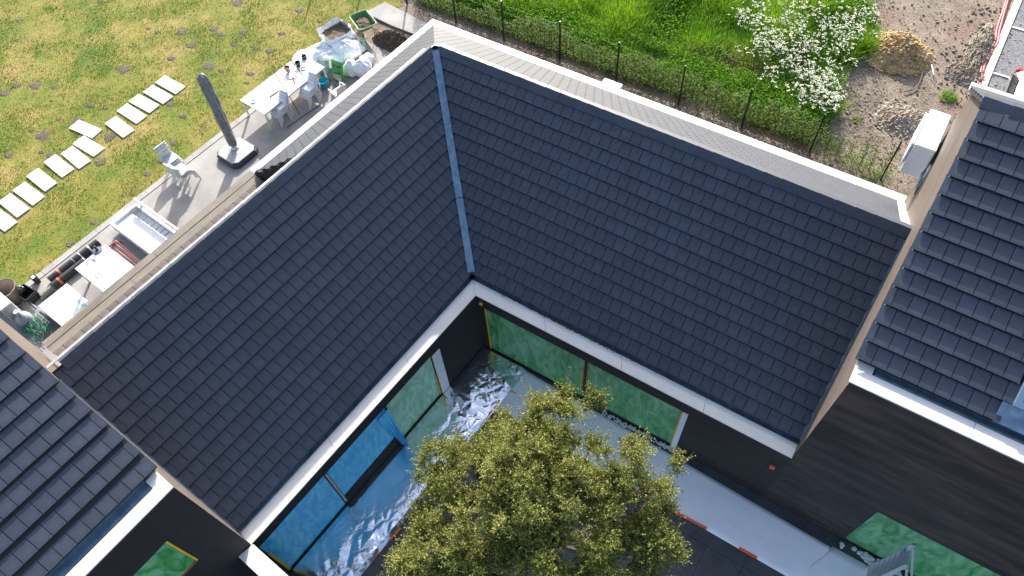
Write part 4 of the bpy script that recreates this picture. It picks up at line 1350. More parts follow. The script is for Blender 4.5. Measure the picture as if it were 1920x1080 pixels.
# air conditioner on the gable
def aircon():
    x0, x1, y0, y1, z0, z1 = 0.93, 1.40, 14.95, 16.30, 4.28, 5.22
    t = thing('air_conditioner', 'large white outdoor air conditioning unit mounted on the brown gable wall', 'air conditioner', (1.2, 15.6, z0))
    part(MB().box(((x0 + x1) / 2, (y0 + y1) / 2, (z0 + z1) / 2), (x1 - x0, y1 - y0, z1 - z0)), 'casing', white_me, t, bevel=.015)
    part(MB().box((x0 - .045, (y0 + y1) / 2, z1 - .42), (.05, y1 - y0 - .2, .70)), 'front_grille', white_pl, t, bevel=.01)
    part(MB().box((x0 - .02, y0 + .1, z1 - .4), (.014, .05, .6)), 'seam', pm('grey_seam', (.3, .31, .32), rough=.6), t)
    for yy in (y0 + .25, y1 - .25):
        part(MB().box(((x0 + XG) / 2, yy, z0 - .03), (XG - x0, .04, .05)).box((XG - .03, yy, z0 - .2), (.04, .04, .36)), 'bracket', alu, t)
    part(MB().box((x1 + .012, (y0 + .45), z1 - .35), (.02, .7, .5)), 'side_panel', pm('fin_panel', (.10, .12, .13), (.28, .31, .33), scale=20, rough=.5, metal=.5, stretch=(1, 1, .1)), t)
    for k in range(3):
        q = [Vector((x1 - .02 + .02 * k, y0 + .05 + .04 * k, z0 + .25)), Vector((x1 + .02, y0 - .14 - .03 * k, z0 + .05)), Vector((x1 + .05, y0 - .18 - .04 * k, z0 - .25)), Vector((XG - .03, y0 + .05 * k, z0 - .42)), Vector((XG + .01, y0 + .12, z0 - .25 + .1 * k))]
        part(MB().tube(q, .024, 8), 'hose', pm('silver_hose', (.35, .42, .46), rough=.35, metal=.7), t, smooth=True)
    part(MB().box((XG - .02, y0 - .02, z0 + .15), (.05, .10, .7)), 'cable_duct', white_pl, t)
aircon()

# grey car seen past the tall roof
def car():
    cx, y0, y1 = 3.95, 20.9, 25.1
    t = thing('parked_car', 'grey car with red tail lamps parked on the dark gravel behind the tall roof', 'car', (cx, 23, 0.02))
    paint = pm('grey_car_paint', (.30, .31, .33), (.36, .37, .39), scale=2, rough=.3, metal=.6, coat=.6)
    prof = [(0, .35), (0.02, .75), (.25, .98), (1.0, 1.05), (1.75, 1.42), (3.1, 1.44), (3.95, 1.12), (4.15, .85), (4.2, .35)]
    b = MB(); W = .88
    sects = [(-1.0, .0, .90), (-.93, .02, .99), (-.55, .0, 1.0), (.0, .0, 1.015), (.55, 0, 1.0), (.93, .02, .99), (1.0, 0, .90)]
    def fn(u_, v_):
        s = -1 + 2 * u_
        i = v_ * (len(prof) - 1); k = min(int(i), len(prof) - 2); f_ = i - k
        y = prof[k][0] * (1 - f_) + prof[k + 1][0] * f_; z = prof[k][1] * (1 - f_) + prof[k + 1][1] * f_
        roofw = 1 - .22 * max(0, (z - .95) / .5)
        zz = z - .10 * abs(s) ** 5
        yy = y + .18 * abs(s) ** 4 * (1 if y < 2 else -1)
        return Vector((cx + s * W * roofw, y0 + yy, zz))
    b.grid(16, 32, fn)
    part(b, 'body', paint, t, smooth=True)
    sd = MB()
    for s in (-1, 1):
        pts = [fn(0 if s < 0 else 1, k / 32) for k in range(33)]
        sd.add(pts, [tuple(range(33))])
    part(sd, 'side_panel', paint, t)
    gl = pm('car_glass', (.02, .025, .03), rough=.05, spec=.8)
    for lo_, hi_, nm in ((.40, .49, 'windscreen'), (.64, .74, 'rear_window')):
        part(MB().grid(10, 5, lambda u_, v_: fn(.12 + .76 * u_, lo_ + (hi_ - lo_) * v_) + Vector((0, 0, .012))), nm, gl, t, smooth=True)
    for s in (-1, 1):
        part(MB().add([(cx + s * (W - .0), y0 + 1.6, .98), (cx + s * (W - .0), y0 + 3.7, .98), (cx + s * (W * .84), y0 + 3.1, 1.32), (cx + s * (W * .84), y0 + 1.95, 1.32)], [(0, 1, 2, 3)]), 'side_window', gl, t)
        part(MB().box((cx + s * .70, y0 + 4.02, .92), (.26, .14, .20)), 'tail_lamp', pm('red_lamp', (.6, .01, .02), rough=.2), t, bevel=.02)
        part(MB().box((cx + s * 1.0, y0 + 1.55, 1.0), (.18, .10, .13)), 'wing_mirror', paint, t, bevel=.02)
        for yy in (.75, 3.4):
            M = Matrix.Translation((cx + s * .78, y0 + yy, .34)) @ Matrix.Rotation(R_(90), 4, 'Y')
            o = part(MB().lathe([(.01, -.11), (.30, -.11), (.32, -.08), (.32, .08), (.30, .11), (.01, .11)], 20, M), 'wheel', black_pl, t, smooth=True)
            MB().lathe([(.01, .12 * s), (.2, .118 * s)], 16, M).build('rim', alu, o).matrix_parent_inverse = Matrix.Identity(4)
car()
part(MB().box(at(1147, 160, 2.45), (.62, .26, .14)), 'vent_box', white_pl, wing_r, bevel=.01)

# ------------------------------------------------------------------ terrace things
RZ = math.atan2(W2.y, W2.x)                 # rotation of the left-wing frame
def TF(P, rz=0.0):
    return Matrix.Translation(P) @ Matrix.Rotation(rz, 4, 'Z')
def slab(P, rz, i):
    t = MB().box((0, 0, .02), (1.17, .475, .045)).build('stepping_slab', pm('white_paving_slab', (.70, .70, .69), (.78, .78, .77), scale=3, rough=.8), bevel=.006)
    t.location = P; t.rotation_euler = (random.uniform(-.01, .01), random.uniform(-.01, .01), rz)
    lab = ['white stepping slab at the upper right end of the row of five on the lawn', 'second white stepping slab from the upper end of the row of five', 'middle white stepping slab of the upper row of five',
           'fourth white stepping slab of the upper row of five', 'lowest white stepping slab of the upper row of five', 'white stepping slab set off to the left at the gap between the two rows',
           'white stepping slab just below the offset one, starting the lower row', 'second white stepping slab of the lower row', 'third white stepping slab of the lower row', 'fourth white stepping slab of the lower row',
           'fifth white stepping slab of the lower row', 'sixth white stepping slab of the lower row, beside the picture edge', 'white stepping slab cut by the left edge of the picture'][i]
    tag(t, lab, 'paving slab', 'white stepping slabs across the lawn')
for i, ((px_, py_), a) in enumerate(zip(((320, 160), (297, 178), (271, 195), (248, 214), (225, 239), (161, 243), (167, 275), (143, 296), (111, 312), (79, 338), (55, 364), (27, 386), (3, 412)),
                            (2, 1, 3, 0, -3, 9, 3, -3, -2, -1, 1, 0, 1))):
    slab(at(px_, py_, 0), RZ + R_(a), i)

def table(a0_, a1_, b0_, b1_, z, label, legs=True, mat=white_me):
    t = thing('table', label, 'table', L((a0_ + a1_) / 2, (b0_ + b1_) / 2, 0), RZ)
    wx, wyy = a1_ - a0_, b1_ - b0_
    MB().box((0, 0, z - .02), (wx, wyy, .04)).build('table_top', mat, t, bevel=.006)
    fr = MB().box((0, -wyy / 2 + .05, z - .07), (wx - .12, .03, .05)).box((0, wyy / 2 - .05, z - .07), (wx - .12, .03, .05)).box((-wx / 2 + .05, 0, z - .07), (.03, wyy - .12, .05)).box((wx / 2 - .05, 0, z - .07), (.03, wyy - .12, .05))
    fr.build('frame', mat, t)
    for sx in (-1, 1):
        for sy in (-1, 1):
            MB().box((sx * (wx / 2 - .04), sy * (wyy / 2 - .04), (z - .04) / 2), (.06, .06, z - .04)).build('leg', mat, t)
    return t
table(-20.08, -18.80, 9.42, 12.35, .75, 'long white garden table cluttered with pots near the lawn')
table(-18.66, -16.95, 1.62, 2.72, .75, 'white square table top next to the black rolls', mat=white_pl)

def chair_parts(t, z=0.0, y=0.0, slats=False, arms=False, mat=white_pl):
    M = Matrix.Translation((0, y, z))
    w_, d_ = .46, .44
    if slats:
        s = MB()
        for k in range(7): s.box((0, -d_ / 2 + .03 + k * .063, .44), (w_, .045, .018), M)
        s.build('seat', mat, t)
        bk = MB()
        for k in range(8): bk.box((-.19 + k * .054, d_ / 2 + .04, .66), (.028, .018, .42), M)
        bk.box((0, d_ / 2 + .04, .88), (w_, .03, .05), M)
        bk.build('backrest', mat, t)
    else:
        s = MB().grid(6, 6, lambda u_, v_: M @ Vector(((u_ - .5) * w_, (v_ - .5) * d_, .445 + .02 * (2 * u_ - 1) ** 2 - .01 * math.cos(v_ * 3))))
        o = s.build('seat', mat, t, smooth=True); m = o.modifiers.new('s', 'SOLIDIFY'); m.thickness = .018
        bk = MB().grid(8, 6, lambda u_, v_: M @ Vector(((u_ - .5) * w_ * (1 - .12 * v_), d_ / 2 + .02 + .10 * v_ - .05 * math.cos((u_ - .5) * 2.6), .45 + .42 * v_)))
        o = bk.build('backrest', mat, t, smooth=True); m = o.modifiers.new('s', 'SOLIDIFY'); m.thickness = .016
    for sx in (-1, 1):
        for sy in (-1, 1):
            b = MB().tube([M @ Vector((sx * .20, sy * .18, .44)), M @ Vector((sx * .235, sy * .25, .0 if z < .01 else .0))], .017, 6)
            b.build('leg', mat, t)
        if arms:
            MB().tube([M @ Vector((sx * .24, .2, .62)), M @ Vector((sx * .26, 0, .66)), M @ Vector((sx * .25, -.2, .60)), M @ Vector((sx * .22, -.2, .44))], .022, 6).build('armrest', mat, t, smooth=True)

def chair_stack(P, rz, n, label, group, slats=False, step=(.055, .075), mat=white_pl):
    ord_ = ['lowest', 'second', 'third', 'fourth', 'fifth']
    for k in range(n):
        nm = 'topmost' if k == n - 1 else ord_[k]
        dirv = Vector((-math.sin(rz), math.cos(rz), 0))
        t = thing('chair', f'{nm} chair of {label}', 'chair', Vector(P) + dirv * step[0] * k + Vector((0, 0, step[1] * k)), rz, group)
        chair_parts(t, 0, 0, slats, mat=mat)
chair_stack(at(530, 228, 0), RZ, 4, 'the white stack by the near end of the cluttered table', 'white stacked chairs by the long table')
chair_stack(at(583, 194, 0), RZ, 4, 'the white stack near the blue bucket', 'white stacked chairs by the long table')
grey_pl = pm('grey_white_plastic', (.50, .54, .56), (.62, .65, .66), scale=5, rough=.45)
chair_stack(at(358, 338, 0), RZ + R_(185), 4, 'the slatted grey stack nearer the house', 'grey slatted chairs stacked on the terrace', True, (.05, .06), grey_pl)
chair_stack(at(336, 320, 0), RZ + R_(90), 3, 'the slatted grey stack nearer the lawn', 'grey slatted chairs stacked on the terrace', True, (.05, .06), grey_pl)
t = thing('garden_armchair', 'white plastic armchair beside the blue bucket against the roof edge', 'chair', at(640, 190, 0), RZ + R_(-100)); chair_parts(t, arms=True)

# parasol
def parasol():
    t = thing('garden_parasol', 'closed grey covered parasol on a heavy square base', 'parasol', at(447, 290, 0), RZ)
    c = bpy.data.materials  # noqa
    def loop(s, z, ch=.15):
        h_ = .54 * s
        pts = []
        for (sx, sy) in ((1, 1), (-1, 1), (-1, -1), (1, -1)):
            e1 = (sx * h_, sy * (h_ - ch)); e2 = (sx * (h_ - ch), sy * h_)
            pts += ([e1, e2] if sx * sy > 0 else [e2, e1])
        return [(x, y, z) for x, y in pts]
    b = MB(); lv = [loop(1.02, 0), loop(1.02, .15), loop(.95, .20)]
    vs_ = [p for l_ in lv for p in l_]; n = 8
    fs = [(i * n + k, i * n + (k + 1) % n, (i + 1) * n + (k + 1) % n, (i + 1) * n + k) for i in range(2) for k in range(n)]
    b.add(vs_, fs); b.build('base', pm('dark_base', (.045, .055, .065), rough=.5), t)
    MB().prism([(x, y, .2) for x, y, z in loop(.93, 0)], (0, 0, .02)).build('base_top', pm('grey_base_top', (.30, .31, .31), (.38, .39, .39), scale=6, rough=.6), t, bevel=.006)
    P0 = Matrix.Rotation(-RZ, 3, 'Z') @ (at(440, 276, .25) - at(447, 290, 0)); P0.z = .22
    P1 = Matrix.Rotation(-RZ, 3, 'Z') @ (at(375, 138, 2.95) - at(447, 290, 0)); P1.z = 2.95
    MB().lathe([(.13, 0), (.13, .04), (.08, .06), (.06, .16)], 18, Matrix.Translation(P0)).build('hub', white_pl, t, smooth=True)
    d = P1 - P0
    def cov(u_, v_):
        a = u_ * 2 * PI; r = (.135 + .025 * math.sin(v_ * 3.0) + .012 * v_) * (1 + .13 * math.sin(a * 5 + v_ * 4) + .16 * mnoise.noise(Vector((math.cos(a) * 2, math.sin(a) * 2, v_ * 7))))
        if v_ > .97: r *= .75
        if v_ > .999: r *= .12
        return P0 + d * (.05 + .95 * v_) + Vector((math.cos(a) * r, math.sin(a) * r, 0))
    MB().grid(30, 40, cov).build('cover', pm('grey_parasol_cover', (.15, .15, .155), (.25, .25, .25), scale=5, rough=.75, bump=.2, bscale=30), t, smooth=True)
    MB().tube([P0 + Vector((-.1, -.06, .1)), P0 + Vector((-.16, -.12, .02)), P0 + Vector((-.1, -.18, .01))], .006, 5).build('cord', white_pl, t)
parasol()

# white lounge seat
def lounge():
    t = thing('lounge_seat', 'white lounge frame with slatted seat and raised back rail on the terrace edge', 'garden seat', L(-18.45, 3.88, 0), RZ)
    X, Y = 2.35, 1.04
    rim = MB()
    for (cx, cy_, dx, dy) in ((0, -Y / 2 + .04, X, .08), (0, Y / 2 - .04, X, .08), (-X / 2 + .05, 0, .10, Y - .17), (X / 2 - .05, 0, .10, Y - .17)):
        rim.box((cx, cy_, .27), (dx, dy, .30))
    rim.build('frame', white_pl, t, bevel=.01)
    MB().box((0, -.12, .30), (X - .2, .62, .05)).build('seat_cushion', pm('white_cushion', (.74, .75, .76), (.80, .80, .80), rough=.9), t, bevel=.015)
    sl_ = MB()
    for k in range(9): sl_.box((-X / 2 + .25 + .22 * k, .30, .19), (.17, .26, .03))
    sl_.build('slats', white_pl, t)
    MB().box((0.0, Y / 2 + .02, .62), (X - .1, .06, .10)).box((-X / 2 + .28, Y / 2 + .02, .50), (.10, .05, .26)).box((X / 2 - .28, Y / 2 + .02, .50), (.10, .05, .26)).build('back_rail', white_pl, t, bevel=.006)
lounge()
# white door leaf lying flat
t = thing('door_leaf', 'white door leaf with glass strip lying flat on two battens by the rolls', 'door', L(-18.2, .70, 0), RZ)
MB().box((0, 0, .09), (1.75, 1.0, .05)).build('leaf', white_pl, t, bevel=.004)
MB().box((0, .06, .118), (1.30, .68, .012)).build('panel', white_me, t, bevel=.003)
MB().box((-.05, .34, .127), (1.1, .10, .012)).build('glass_strip', pm('pale_glass', (.45, .55, .58), rough=.15), t)
for s in (-1, 1): MB().box((s * .6, 0, .033), (.09, .94, .06)).build('batten', wood, t)

# membrane rolls
def roll(a, b0_, b1_, r, mat, bands, label, z=None):
    t = thing('membrane_roll', label, 'roll', L(a, (b0_ + b1_) / 2, 0), RZ)
    ln = b1_ - b0_
    M = Matrix.Translation((0, -ln / 2, r if z is None else z)) @ Matrix.Rotation(R_(-90), 4, 'X')
    MB().lathe([(.03, 0), (.05, .02), (r - .01, .0), (r, .01), (r, ln - .01), (r - .01, ln), (.05, ln - .02), (.03, ln)], 22, M).build('roll', mat, t, smooth=False)
    for p_, wd, mt in bands:
        MB().lathe([(r + .003, p_ * ln), (r + .004, p_ * ln + wd)], 22, M).build('band', mt, t)
pink = pm('salmon_band', (.62, .18, .13), rough=.5)
roll(-19.60, .95, 2.75, .125, black_pl, ((.18, .07, pink), (.48, .02, alu), (.62, .03, white_pl), (.80, .05, white_pl)), 'long black roofing roll with pale bands beside the terrace kerb')
roll(-19.33, .90, 2.10, .12, pm('black_roll2', (.03, .03, .028), rough=.6), ((.16, .07, orange_t), (.95, .03, white_pl)), 'black roofing roll with an orange band lying nearer the white table')
roll(-19.32, .45, .86, .09, pm('olive_roll', (.16, .155, .12), (.22, .21, .17), rough=.8), (), 'short olive grey roll in front of the black rolls')
# tools
tools = thing('garden_tools', 'bundle of red headed long handled tools between white table and lounge seat', 'tools', L(-18.7, 2.95, 0), RZ)
pk = pm('red_pink_paint', (.55, .12, .12), (.66, .28, .26), scale=12, rough=.6)
ash = pm('ash_handle', (.50, .34, .22), (.62, .46, .33), scale=8, rough=.7)
for k in range(5):
    y0_ = -.12 + .06 * k
    MB().tube([(-.35, y0_ + random.uniform(-.05, .05), .12 + .03 * k), (1.5, y0_ * .4 + random.uniform(-.05, .05), .06 + .02 * k)], .018, 6).build('handle', ash if k % 2 else pk, tools)
    MB().tube([(-.40, y0_ - .18, .10 + .03 * k), (-.33, y0_, .17 + .02 * k), (-.25, y0_ + .20, .12)], [.015, .03, .015], 6).build('head', pk if k != 2 else black_pl, tools)

def pot(P, r0, r1, h, mat, label, cat='plant pot', group=None, name='plant_pot', tilt=(0, 0), fill=None):
    t = thing(name, label, cat, P, 0, group); t.rotation_euler = (tilt[0], tilt[1], 0)
    MB().lathe([(r0 * .9, 0), (r0, .01), (r1, h), (r1 + .012, h), (r1 + .012, h - .025), (r1 - .01, h - .03), (r1 - .012, h), (r1 - .014, h - .02), (r0 - .01, .02), (.001, .02)], 22).build('body', mat, t, smooth=True)
    if fill: MB().lathe([(.001, h * .82), (r1 * .93, h * .80)], 18).build('filling', fill, t)
    return t
brown_pot = pm('brown_fibre_pot', (.20, .15, .13), (.27, .21, .18), scale=6, rough=.8)
pot(at(28, 562, 0), .27, .36, .62, brown_pot, 'large brown planter tub at the left picture edge', name='planter_tub')
terra = pm('terracotta', (.36, .16, .09), (.46, .23, .14), scale=8, rough=.85)
pot(at(540, 133, .79), .075, .10, .17, terra, 'stacked terracotta pot on a white saucer on the cluttered table', fill=soil_m)
pot(at(548, 141, .75), .17, .21, .03, white_pl, 'white saucer under the terracotta pot', cat='saucer', name='saucer')
pot(at(475, 191, .75), .05, .075, .04, white_pl, 'small white bowl on the near end of the long table', cat='bowl', name='bowl')
aqua = pm('turquoise_plastic', (.02, .42, .58), (.03, .48, .65), rough=.35)
bk_ = pot(at(610, 164, 0), .13, .175, .34, aqua, 'turquoise bucket beside the green compost bag', cat='bucket', name='bucket')
blabs = ['black nursery pot standing on the table end by the sticks', 'tall black nursery pots stuck together behind the chair stack', 'black nursery pot nearest the white bags', 'black nursery pot leaning against the chair stack',
         'black nursery pot next to the pale green bag', 'black pot in front of the pale green bag', 'black pot left of the turquoise bucket', 'small black pot behind the turquoise bucket']
for k, (px_, py_, z, h) in enumerate(((562, 122, .75, .18), (575, 118, .55, .3), (580, 132, .45, .3), (571, 137, .55, .22), (590, 140, .35, .3), (592, 150, .25, .3), (597, 165, 0, .26), (585, 160, .1, .3))):
    P = at(px_, py_ + 6, max(z - .1, 0)); 
    pot(Vector((P.x, P.y, 0 if z < .7 else z)), .07, .095, h if z > .7 else z + h, black_pl, blabs[k], group='black nursery pots beside the table', tilt=(random.uniform(-.08, .08), random.uniform(-.08, .08)))

# sacks
white_bag = pm('white_woven_bag', (.84, .84, .84), (.90, .90, .90), scale=3, rough=.75, bump=.25, bscale=14, bdist=.04)
def sack(P, sx, sy, h, label, seed, mat=white_bag, open_=False, rz=0.0, cat='bag', name='rubble_bag', group='white rubble bags heaped on the terrace corner'):
    t = thing(name, label, cat, P, rz, group)
    def fn(u_, v_):
        a = u_ * 2 * PI
        ca, sa = math.cos(a), math.sin(a)
        sq = 1 / max(abs(ca), abs(sa)) ** .55
        vv_ = v_
        r = (math.sin(min(1, vv_ * 1.15 + .12) * PI) ** .42) if not open_ else (.92 + .08 * math.sin(vv_ * 3))
        if v_ > .93 and not open_: r *= .5
        nn = mnoise.noise(Vector((ca * 1.6 + seed, sa * 1.6, vv_ * 2.6))) * .24 + abs(mnoise.noise(Vector((ca * 4, sa * 4 + seed, vv_ * 6)))) * .16
        r *= (1 + nn - .06)
        z = h * vv_ * (1 + .12 * mnoise.noise(Vector((ca * 2, sa * 2, seed + 9))))
        return Vector((ca * sq * sx * r, sa * sq * sy * r, z))
    b = MB().grid(44, 26, fn)
    if not open_:
        tp = [fn(k / 44, 1.0) for k in range(44)]
        c = sum(tp, Vector()) / 44 + Vector((0, 0, .05 * h))
        b.add(tp + [c], [(k, (k + 1) % 44, 44) for k in range(44)])
    b.build('bag', mat, t, smooth=True)
    if open_:
        MB().grid(16, 16, lambda u_, v_: Vector(((u_ - .5) * 1.7 * sx, (v_ - .5) * 1.7 * sy, h * .72 + .06 * mnoise.noise(Vector((u_ * 5, v_ * 5, seed)))))).build('contents', soil_m, t, smooth=True)
    return t
bags = [((640, 78), .42, .40, .62, 'big white rubble bag standing open with soil and stones inside', True), ((605, 100), .36, .34, .50, 'white rubble bag at the lawn edge below the open one', False),
        ((575, 112), .33, .30, .46, 'white rubble bag farthest left, behind the black pots', False), ((625, 112), .36, .30, .50, 'white rubble bag right behind the green compost bag', False),
        ((652, 100), .34, .34, .72, 'tall white rubble bag in the middle carrying a grey scrap', False), ((660, 130), .20, .22, .55, 'narrow white bag right of the green compost bag', False),
        ((682, 132), .24, .22, .62, 'white bag at the right end by the roof edge', False), ((668, 92), .22, .24, .5, 'small white bag beside the wheelbarrow wheel', False), ((618, 62), .26, .26, .42, 'white bag collapsed on the grass edge at the upper end', False),
        ((690, 112), .18, .2, .4, 'little white bag tucked behind the right end bag', False)]
for k, (p, sx, sy, h, lab, op) in enumerate(bags):
    sack(at(p[0], p[1] + 8, 0), sx * 1.38, sy * 1.38, h * 1.3, lab, k * 3.7, open_=op, rz=random.uniform(-.5, .5))
# pillow shaped printed bag, leaning back
def print_bag(P, w_, h_, rz, lean_, label, face, extras, name='compost_bag'):
    t = thing(name, label, 'compost bag', P, rz); t.rotation_euler = (lean_, 0, rz)
    def fn(s):
        def f(u_, v_):
            x = (u_ - .5) * w_; z = v_ * h_
            th = .10 * (max(0, 1 - abs(2 * u_ - 1) ** 3) * max(0, 1 - abs(2 * v_ - 1) ** 4)) ** .6
            th += .012 * mnoise.noise(Vector((x * 9, z * 9, 3)))* (th > 0.01)
            return Vector((x * (1 - .06 * math.sin(v_ * PI)), s * th, z))
        return f
    b = MB().grid(16, 22, fn(-1)).grid(16, 22, fn(1)); b.build('bag', face, t, smooth=True)
    for (u0, u1, v0, v1, m) in extras:
        MB().grid(10, 6, lambda u_, v_: fn(-1)(u0 + (u1 - u0) * u_, v0 + (v1 - v0) * v_) + Vector((0, -.006, 0))).build('print', m, t, smooth=True)
    return t
gb_m = pm('bright_green_bag', (.05, .30, .05), (.07, .36, .07), scale=4, rough=.35)
pr_w = pm('print_white', (.75, .77, .75), rough=.5); pr_k = pm('print_black', (.02, .025, .025), rough=.5)
pr_g = pm('print_pale_green', (.35, .45, .25), (.55, .58, .45), scale=10, rough=.5); pr_d = pm('print_dark_green', (.03, .16, .05), rough=.5)
ex_ = [(.08, .92, .74, .86, pr_k), (.10, .9, .05, .40, pr_g), (.10, .9, .42, .58, pr_d), (.52, .86, .08, .22, pr_w)]
for k in range(6): ex_.append((.22 + .10 * k, .29 + .10 * k, .785, .82, pr_w))
for k in range(3): ex_.append((.18 + .16 * k, .28 + .16 * k, .48, .54, pr_w))
for e_ in ex_[4:]: pass
pb = print_bag(at(635, 152, 0), .52, .80, RZ + R_(8), R_(-14), 'upright bright green compost bag with black title panel', gb_m, ex_)
print_bag(at(612, 150, 0), .42, .75, RZ + R_(30), R_(-20), 'pale see-through green bag leaning between pots and compost bag', pm('pale_green_bag', (.10, .28, .14), (.40, .52, .44), scale=5, rough=.3), [])
print_bag(at(684, 95, 0), .28, .50, RZ + R_(50), R_(-25), 'crumpled green and white bag beside the wheelbarrow', pm('green_white_bag', (.04, .30, .06), (.55, .62, .55), scale=14, rough=.35, lo=.45, hi=.55), [], name='plastic_bag')

# wheelbarrow
def wheelbarrow():
    P = at(688, 66, 0)
    rz = R_(-28)
    t = thing('wheelbarrow', 'green wheelbarrow filled with dark soil beside the white bags', 'wheelbarrow', P, rz)
    # local x: from wheel (-) to handles (+)
    def ring(x0, x1, wy_, z, r=.10, n=5):
        pts = []
        for (cx, cy_, a0_) in ((x1 - r, wy_ - r, 0), (x0 + r, wy_ - r, 90), (x0 + r, -wy_ + r, 180), (x1 - r, -wy_ + r, 270)):
            for k in range(n):
                a = R_(a0_ + 90 * k / (n - 1)); pts.append((cx + r * math.cos(a), cy_ + r * math.sin(a), z))
        return pts
    lo_ = ring(-.28, .22, .20, .36); hi_ = ring(-.52, .48, .34, .68); rim = ring(-.55, .51, .37, .69, .13)
    n = len(lo_)
    b = MB(); b.add(lo_ + hi_, [(k, (k + 1) % n, n + (k + 1) % n, n + k) for k in range(n)] + [tuple(range(n))])
    o = b.build('tray', green_pl, t); m = o.modifiers.new('s', 'SOLIDIFY'); m.thickness = .012
    rb = MB(); rb.tube(rim + [rim[0]], .017, 6, cap=False); rb.build('rim', pm('light_green_rim', (.20, .38, .18), rough=.4), t, smooth=True)
    MB().grid(16, 12, lambda u_, v_: Vector((-.40 + .68 * u_, -.26 + .52 * v_, .54 + .07 * math.sin(u_ * PI) * math.sin(v_ * PI) + .035 * mnoise.noise(Vector((u_ * 6, v_ * 6, 2)))))).build('soil_load', soil_m, t, smooth=False)
    M = Matrix.Translation((-.60, 0, .19)) @ Matrix.Rotation(R_(90), 4, 'X')
    wl = MB().lathe([(.05, -.04), (.17, -.045), (.19, 0), (.17, .045), (.05, .04)], 20, M).build('wheel', black_pl, t, smooth=True)
    MB().lathe([(.001, -.03), (.12, -.03), (.12, .03), (.001, .03)], 16, M).build('rim', orange_t, wl)
    for s in (-1, 1):
        MB().tube([(-.60, s * .06, .19), (-.25, s * .16, .34), (.3, s * .24, .42), (.85, s * .30, .62)], .016, 6).build('frame_tube', pm('green_frame', (.02, .05, .03), rough=.5), t)
        MB().tube([(.85, s * .30, .62), (1.0, s * .31, .66)], .023, 8).build('handle', orange_t, t)
        MB().tube([(.25, s * .22, .40), (.32, s * .26, .02), (.42, s * .26, .02), (.48, s * .26, .46)], .013, 6).build('leg', MATS['green_frame'], t)
wheelbarrow()
heap('soil_heap', at(738, 78, 0), .95, .60, .30, soil_m, 'brown heap of cloddy soil behind the wheelbarrow at the house corner', 31, .9, n=48, fr=3.4)
on_heap(at(738, 78, 0), .9, .30, 200, .02, .06, soil_m, 'soil_clods', 33, .65)
b = MB(); b.prism([at(684, 26, 0), at(722, 6, 0), at(800, 46, 0), at(776, 66, 0), at(735, 50, 0)], (0, 0, .06))
tag(b.build('concrete_slab', concrete, bevel=.01), 'pale broken concrete slab on the ground behind the wheelbarrow', 'slab')

# sticks and boards
def rod(p0, z0, p1, z1, r, mat, label, cat='stick', name='stick'):
    P = at(p0[0], p0[1], z0); Q = at(p1[0], p1[1], z1); m_ = P.lerp(Q, .5) + Vector((.02, .02, .02))
    tag(MB().tube([P, m_, Q], r, 6).build(name, mat), label, cat)
rod((511, 131), 1.55, (562, 215), .0, .016, bark, 'long thin stick leaning across the long table')
rod((544, 111), 1.3, (574, 152), .5, .02, bark, 'thick stick leaning over the pots by the table')
rod((538, 239), .03, (600, 196), .03, .014, black_pl, 'thin dark rod lying on the terrace below the chairs', 'rod', 'rod')
rod((628, 160), .03, (642, 168), .03, .014, black_pl, 'short dark rod on the ground by the turquoise bucket', 'rod', 'rod')
t = thing('plywood_board', 'thin plywood board standing upright behind the near chair stack', 'board', at(533, 207, 0), RZ + R_(85)); t.rotation_euler = (R_(-8), 0, RZ + R_(85))
MB().box((0, 0, .40), (.55, .018, .80)).build('board', pm('plywood', (.42, .30, .17), (.52, .38, .22), scale=4, rough=.7), t)
tag(MB().lathe([(.025, 0), (.03, .02), (.03, .2)], 10, TF(at(552, 154, .76))).build('tool_handle', pk), 'small red handled hand tool lying at the table edge', 'hand tool')
# things on the square table
t = thing('parasol_foot', 'small round black foot with upright tube on the corner of the square table', 'stand', at(183, 470, .75))
MB().lathe([(.15, 0), (.15, .015), (.05, .03)], 20).build('plate', pm('blue_grey_plate', (.10, .12, .17), rough=.5), t)
MB().tube([(0, 0, .02), (-.02, .02, .20)], .035, 12).build('tube', black_pl, t)
def cable(c, label, seed, n=26, r=.10, z=.76):
    rr = random.Random(seed); P = at(c[0], c[1], z); pts = []
    for k in range(n):
        a = k * .8; q = r * rr.uniform(.5, 1.2)
        pts.append(P + Vector((math.cos(a) * q * 1.4, math.sin(a) * q, rr.uniform(0, .02))))
    tag(MB().tube(pts, .006, 5).build('cable', black_pl if seed % 2 else grey_pl, smooth=True), label, 'cable')
cable((170, 490), 'dark coiled cable on the square white table', 1, 14, .12)
cable((185, 515), 'grey tangle of wire on the near part of the square white table', 2, 22, .10)

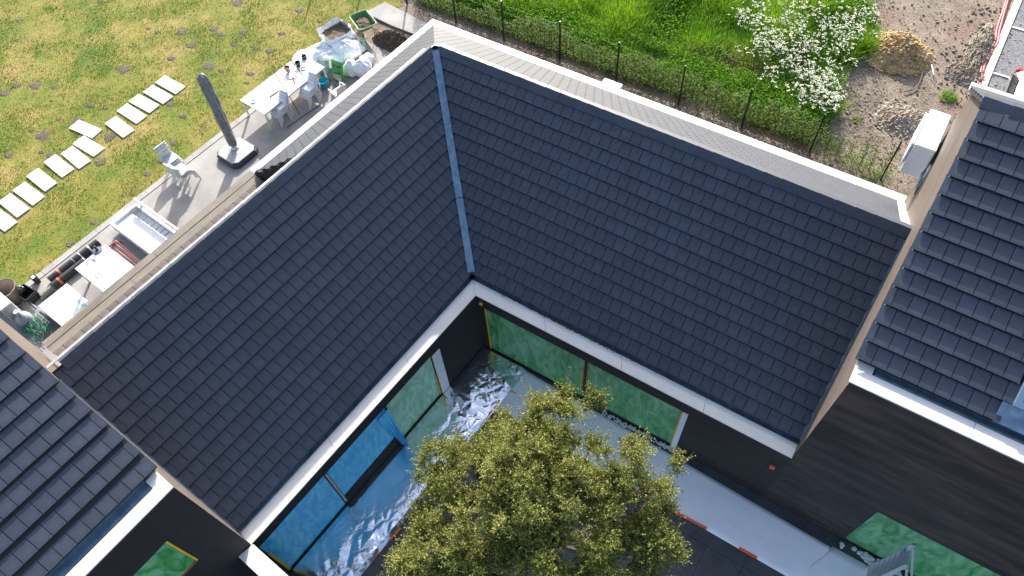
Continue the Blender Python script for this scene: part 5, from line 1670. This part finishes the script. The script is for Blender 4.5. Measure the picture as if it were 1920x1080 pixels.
# corner by the tall left house
t = thing('plastic_crate', 'black plastic crate beside the planter tub', 'crate', at(58, 558, 0), RZ + R_(8))
cb = MB()
for (cx, cy_, dx, dy) in ((0, -.19, .55, .02), (0, .19, .55, .02), (-.27, 0, .02, .36), (.27, 0, .02, .36)): cb.box((cx, cy_, .17), (dx, dy, .30))
cb.build('wall', black_pl, t); MB().box((0, 0, .02), (.53, .36, .03)).build('bottom', black_pl, t)
sack(at(42, 545, .12), .15, .13, .26, 'small dark plastic bag on the black crate', 71, mat=pm('dark_bag', (.04, .05, .055), (.12, .13, .14), scale=8, rough=.3), name='plastic_bag', group=None)
gb2 = pm('grey_glass', (.28, .30, .31), (.38, .40, .41), scale=3, rough=.12, spec=.9)
def jar(P, r, label):
    t = thing('glass_jar', label, 'jar', P)
    MB().lathe([(.01, 0), (r * .8, .0), (r, .08), (r, .30), (r * .8, .42), (r * .3, .50), (r * .25, .60)], 26).build('body', gb2, t, smooth=True)
    MB().lathe([(r * .25, .60), (r * .32, .61), (r * .32, .66), (.001, .67)], 16).build('cap', white_pl, t)
jar(at(55, 606, 0), .22, 'bulbous grey glass jar beside the green net')
jar(at(6, 572, 0), .20, 'bulbous grey glass jar behind the planter tub')
def net(P, label):
    rr = random.Random(9); b = MB()
    for k in range(90):
        a = rr.uniform(0, 6.28); q = rr.random() ** .6 * .42
        c = Vector((P.x + math.cos(a) * q * 1.2, P.y + math.sin(a) * q * .8, .04 + rr.random() * .22 * (1 - q)))
        pts = []; r = rr.uniform(.06, .18); ph = rr.uniform(0, 6.28); tl = rr.uniform(-.5, .5)
        for j in range(9):
            w_ = ph + j * .7
            pts.append(c + Vector((math.cos(w_) * r, math.sin(w_) * r, math.sin(w_ + tl) * r * .3 + .03)))
        b.tube(pts, .006, 4, cap=False)
    o = b.build('green_net', pm('green_net', (.04, .17, .11), (.10, .28, .19), scale=10, rough=.6), smooth=True)
    tag(o, label, 'net')
net(at(72, 618, 0), 'tangled green garden net by the glass jar')
t = thing('aluminium_profiles', 'two shiny metal profiles leaning beside the glass jar', 'metal profiles', at(75, 590, 0), RZ)
for k in range(2):
    MB().box((.0 + .0 * k, .10 * k, .10 + .05 * k), (1.25, .035, .035), Matrix.Rotation(R_(4 * k), 4, 'Z')).build('profile', alu, t)
t = thing('white_cabinet', 'white cabinet with grey side at the left picture edge', 'cabinet', L(-19.75, -.38, 0), RZ)
MB().box((0, 0, .42), (1.3, .36, .84)).build('body', white_pl, t, bevel=.008)
MB().box((.655, 0, .42), (.012, .30, .7)).build('door', pm('cabinet_grey', (.4, .42, .43), rough=.5), t)
t = thing('small_bin', 'small black open bin on the terrace kerb corner', 'bin', at(71, 528, 0), RZ)
MB().box((0, 0, .13), (.16, .14, .26), taper=1.25).build('body', black_pl, t); MB().box((.02, 0, .27), (.12, .1, .02)).build('lid', white_pl, t)
tag(MB().box((0, 0, 0), (.7, .02, .5), TF(at(100, 600, .1), RZ)).build('wood_offcut', pm('red_brown_board', (.10, .045, .035), rough=.7)), 'dark red brown board standing beside the door leaf', 'board')
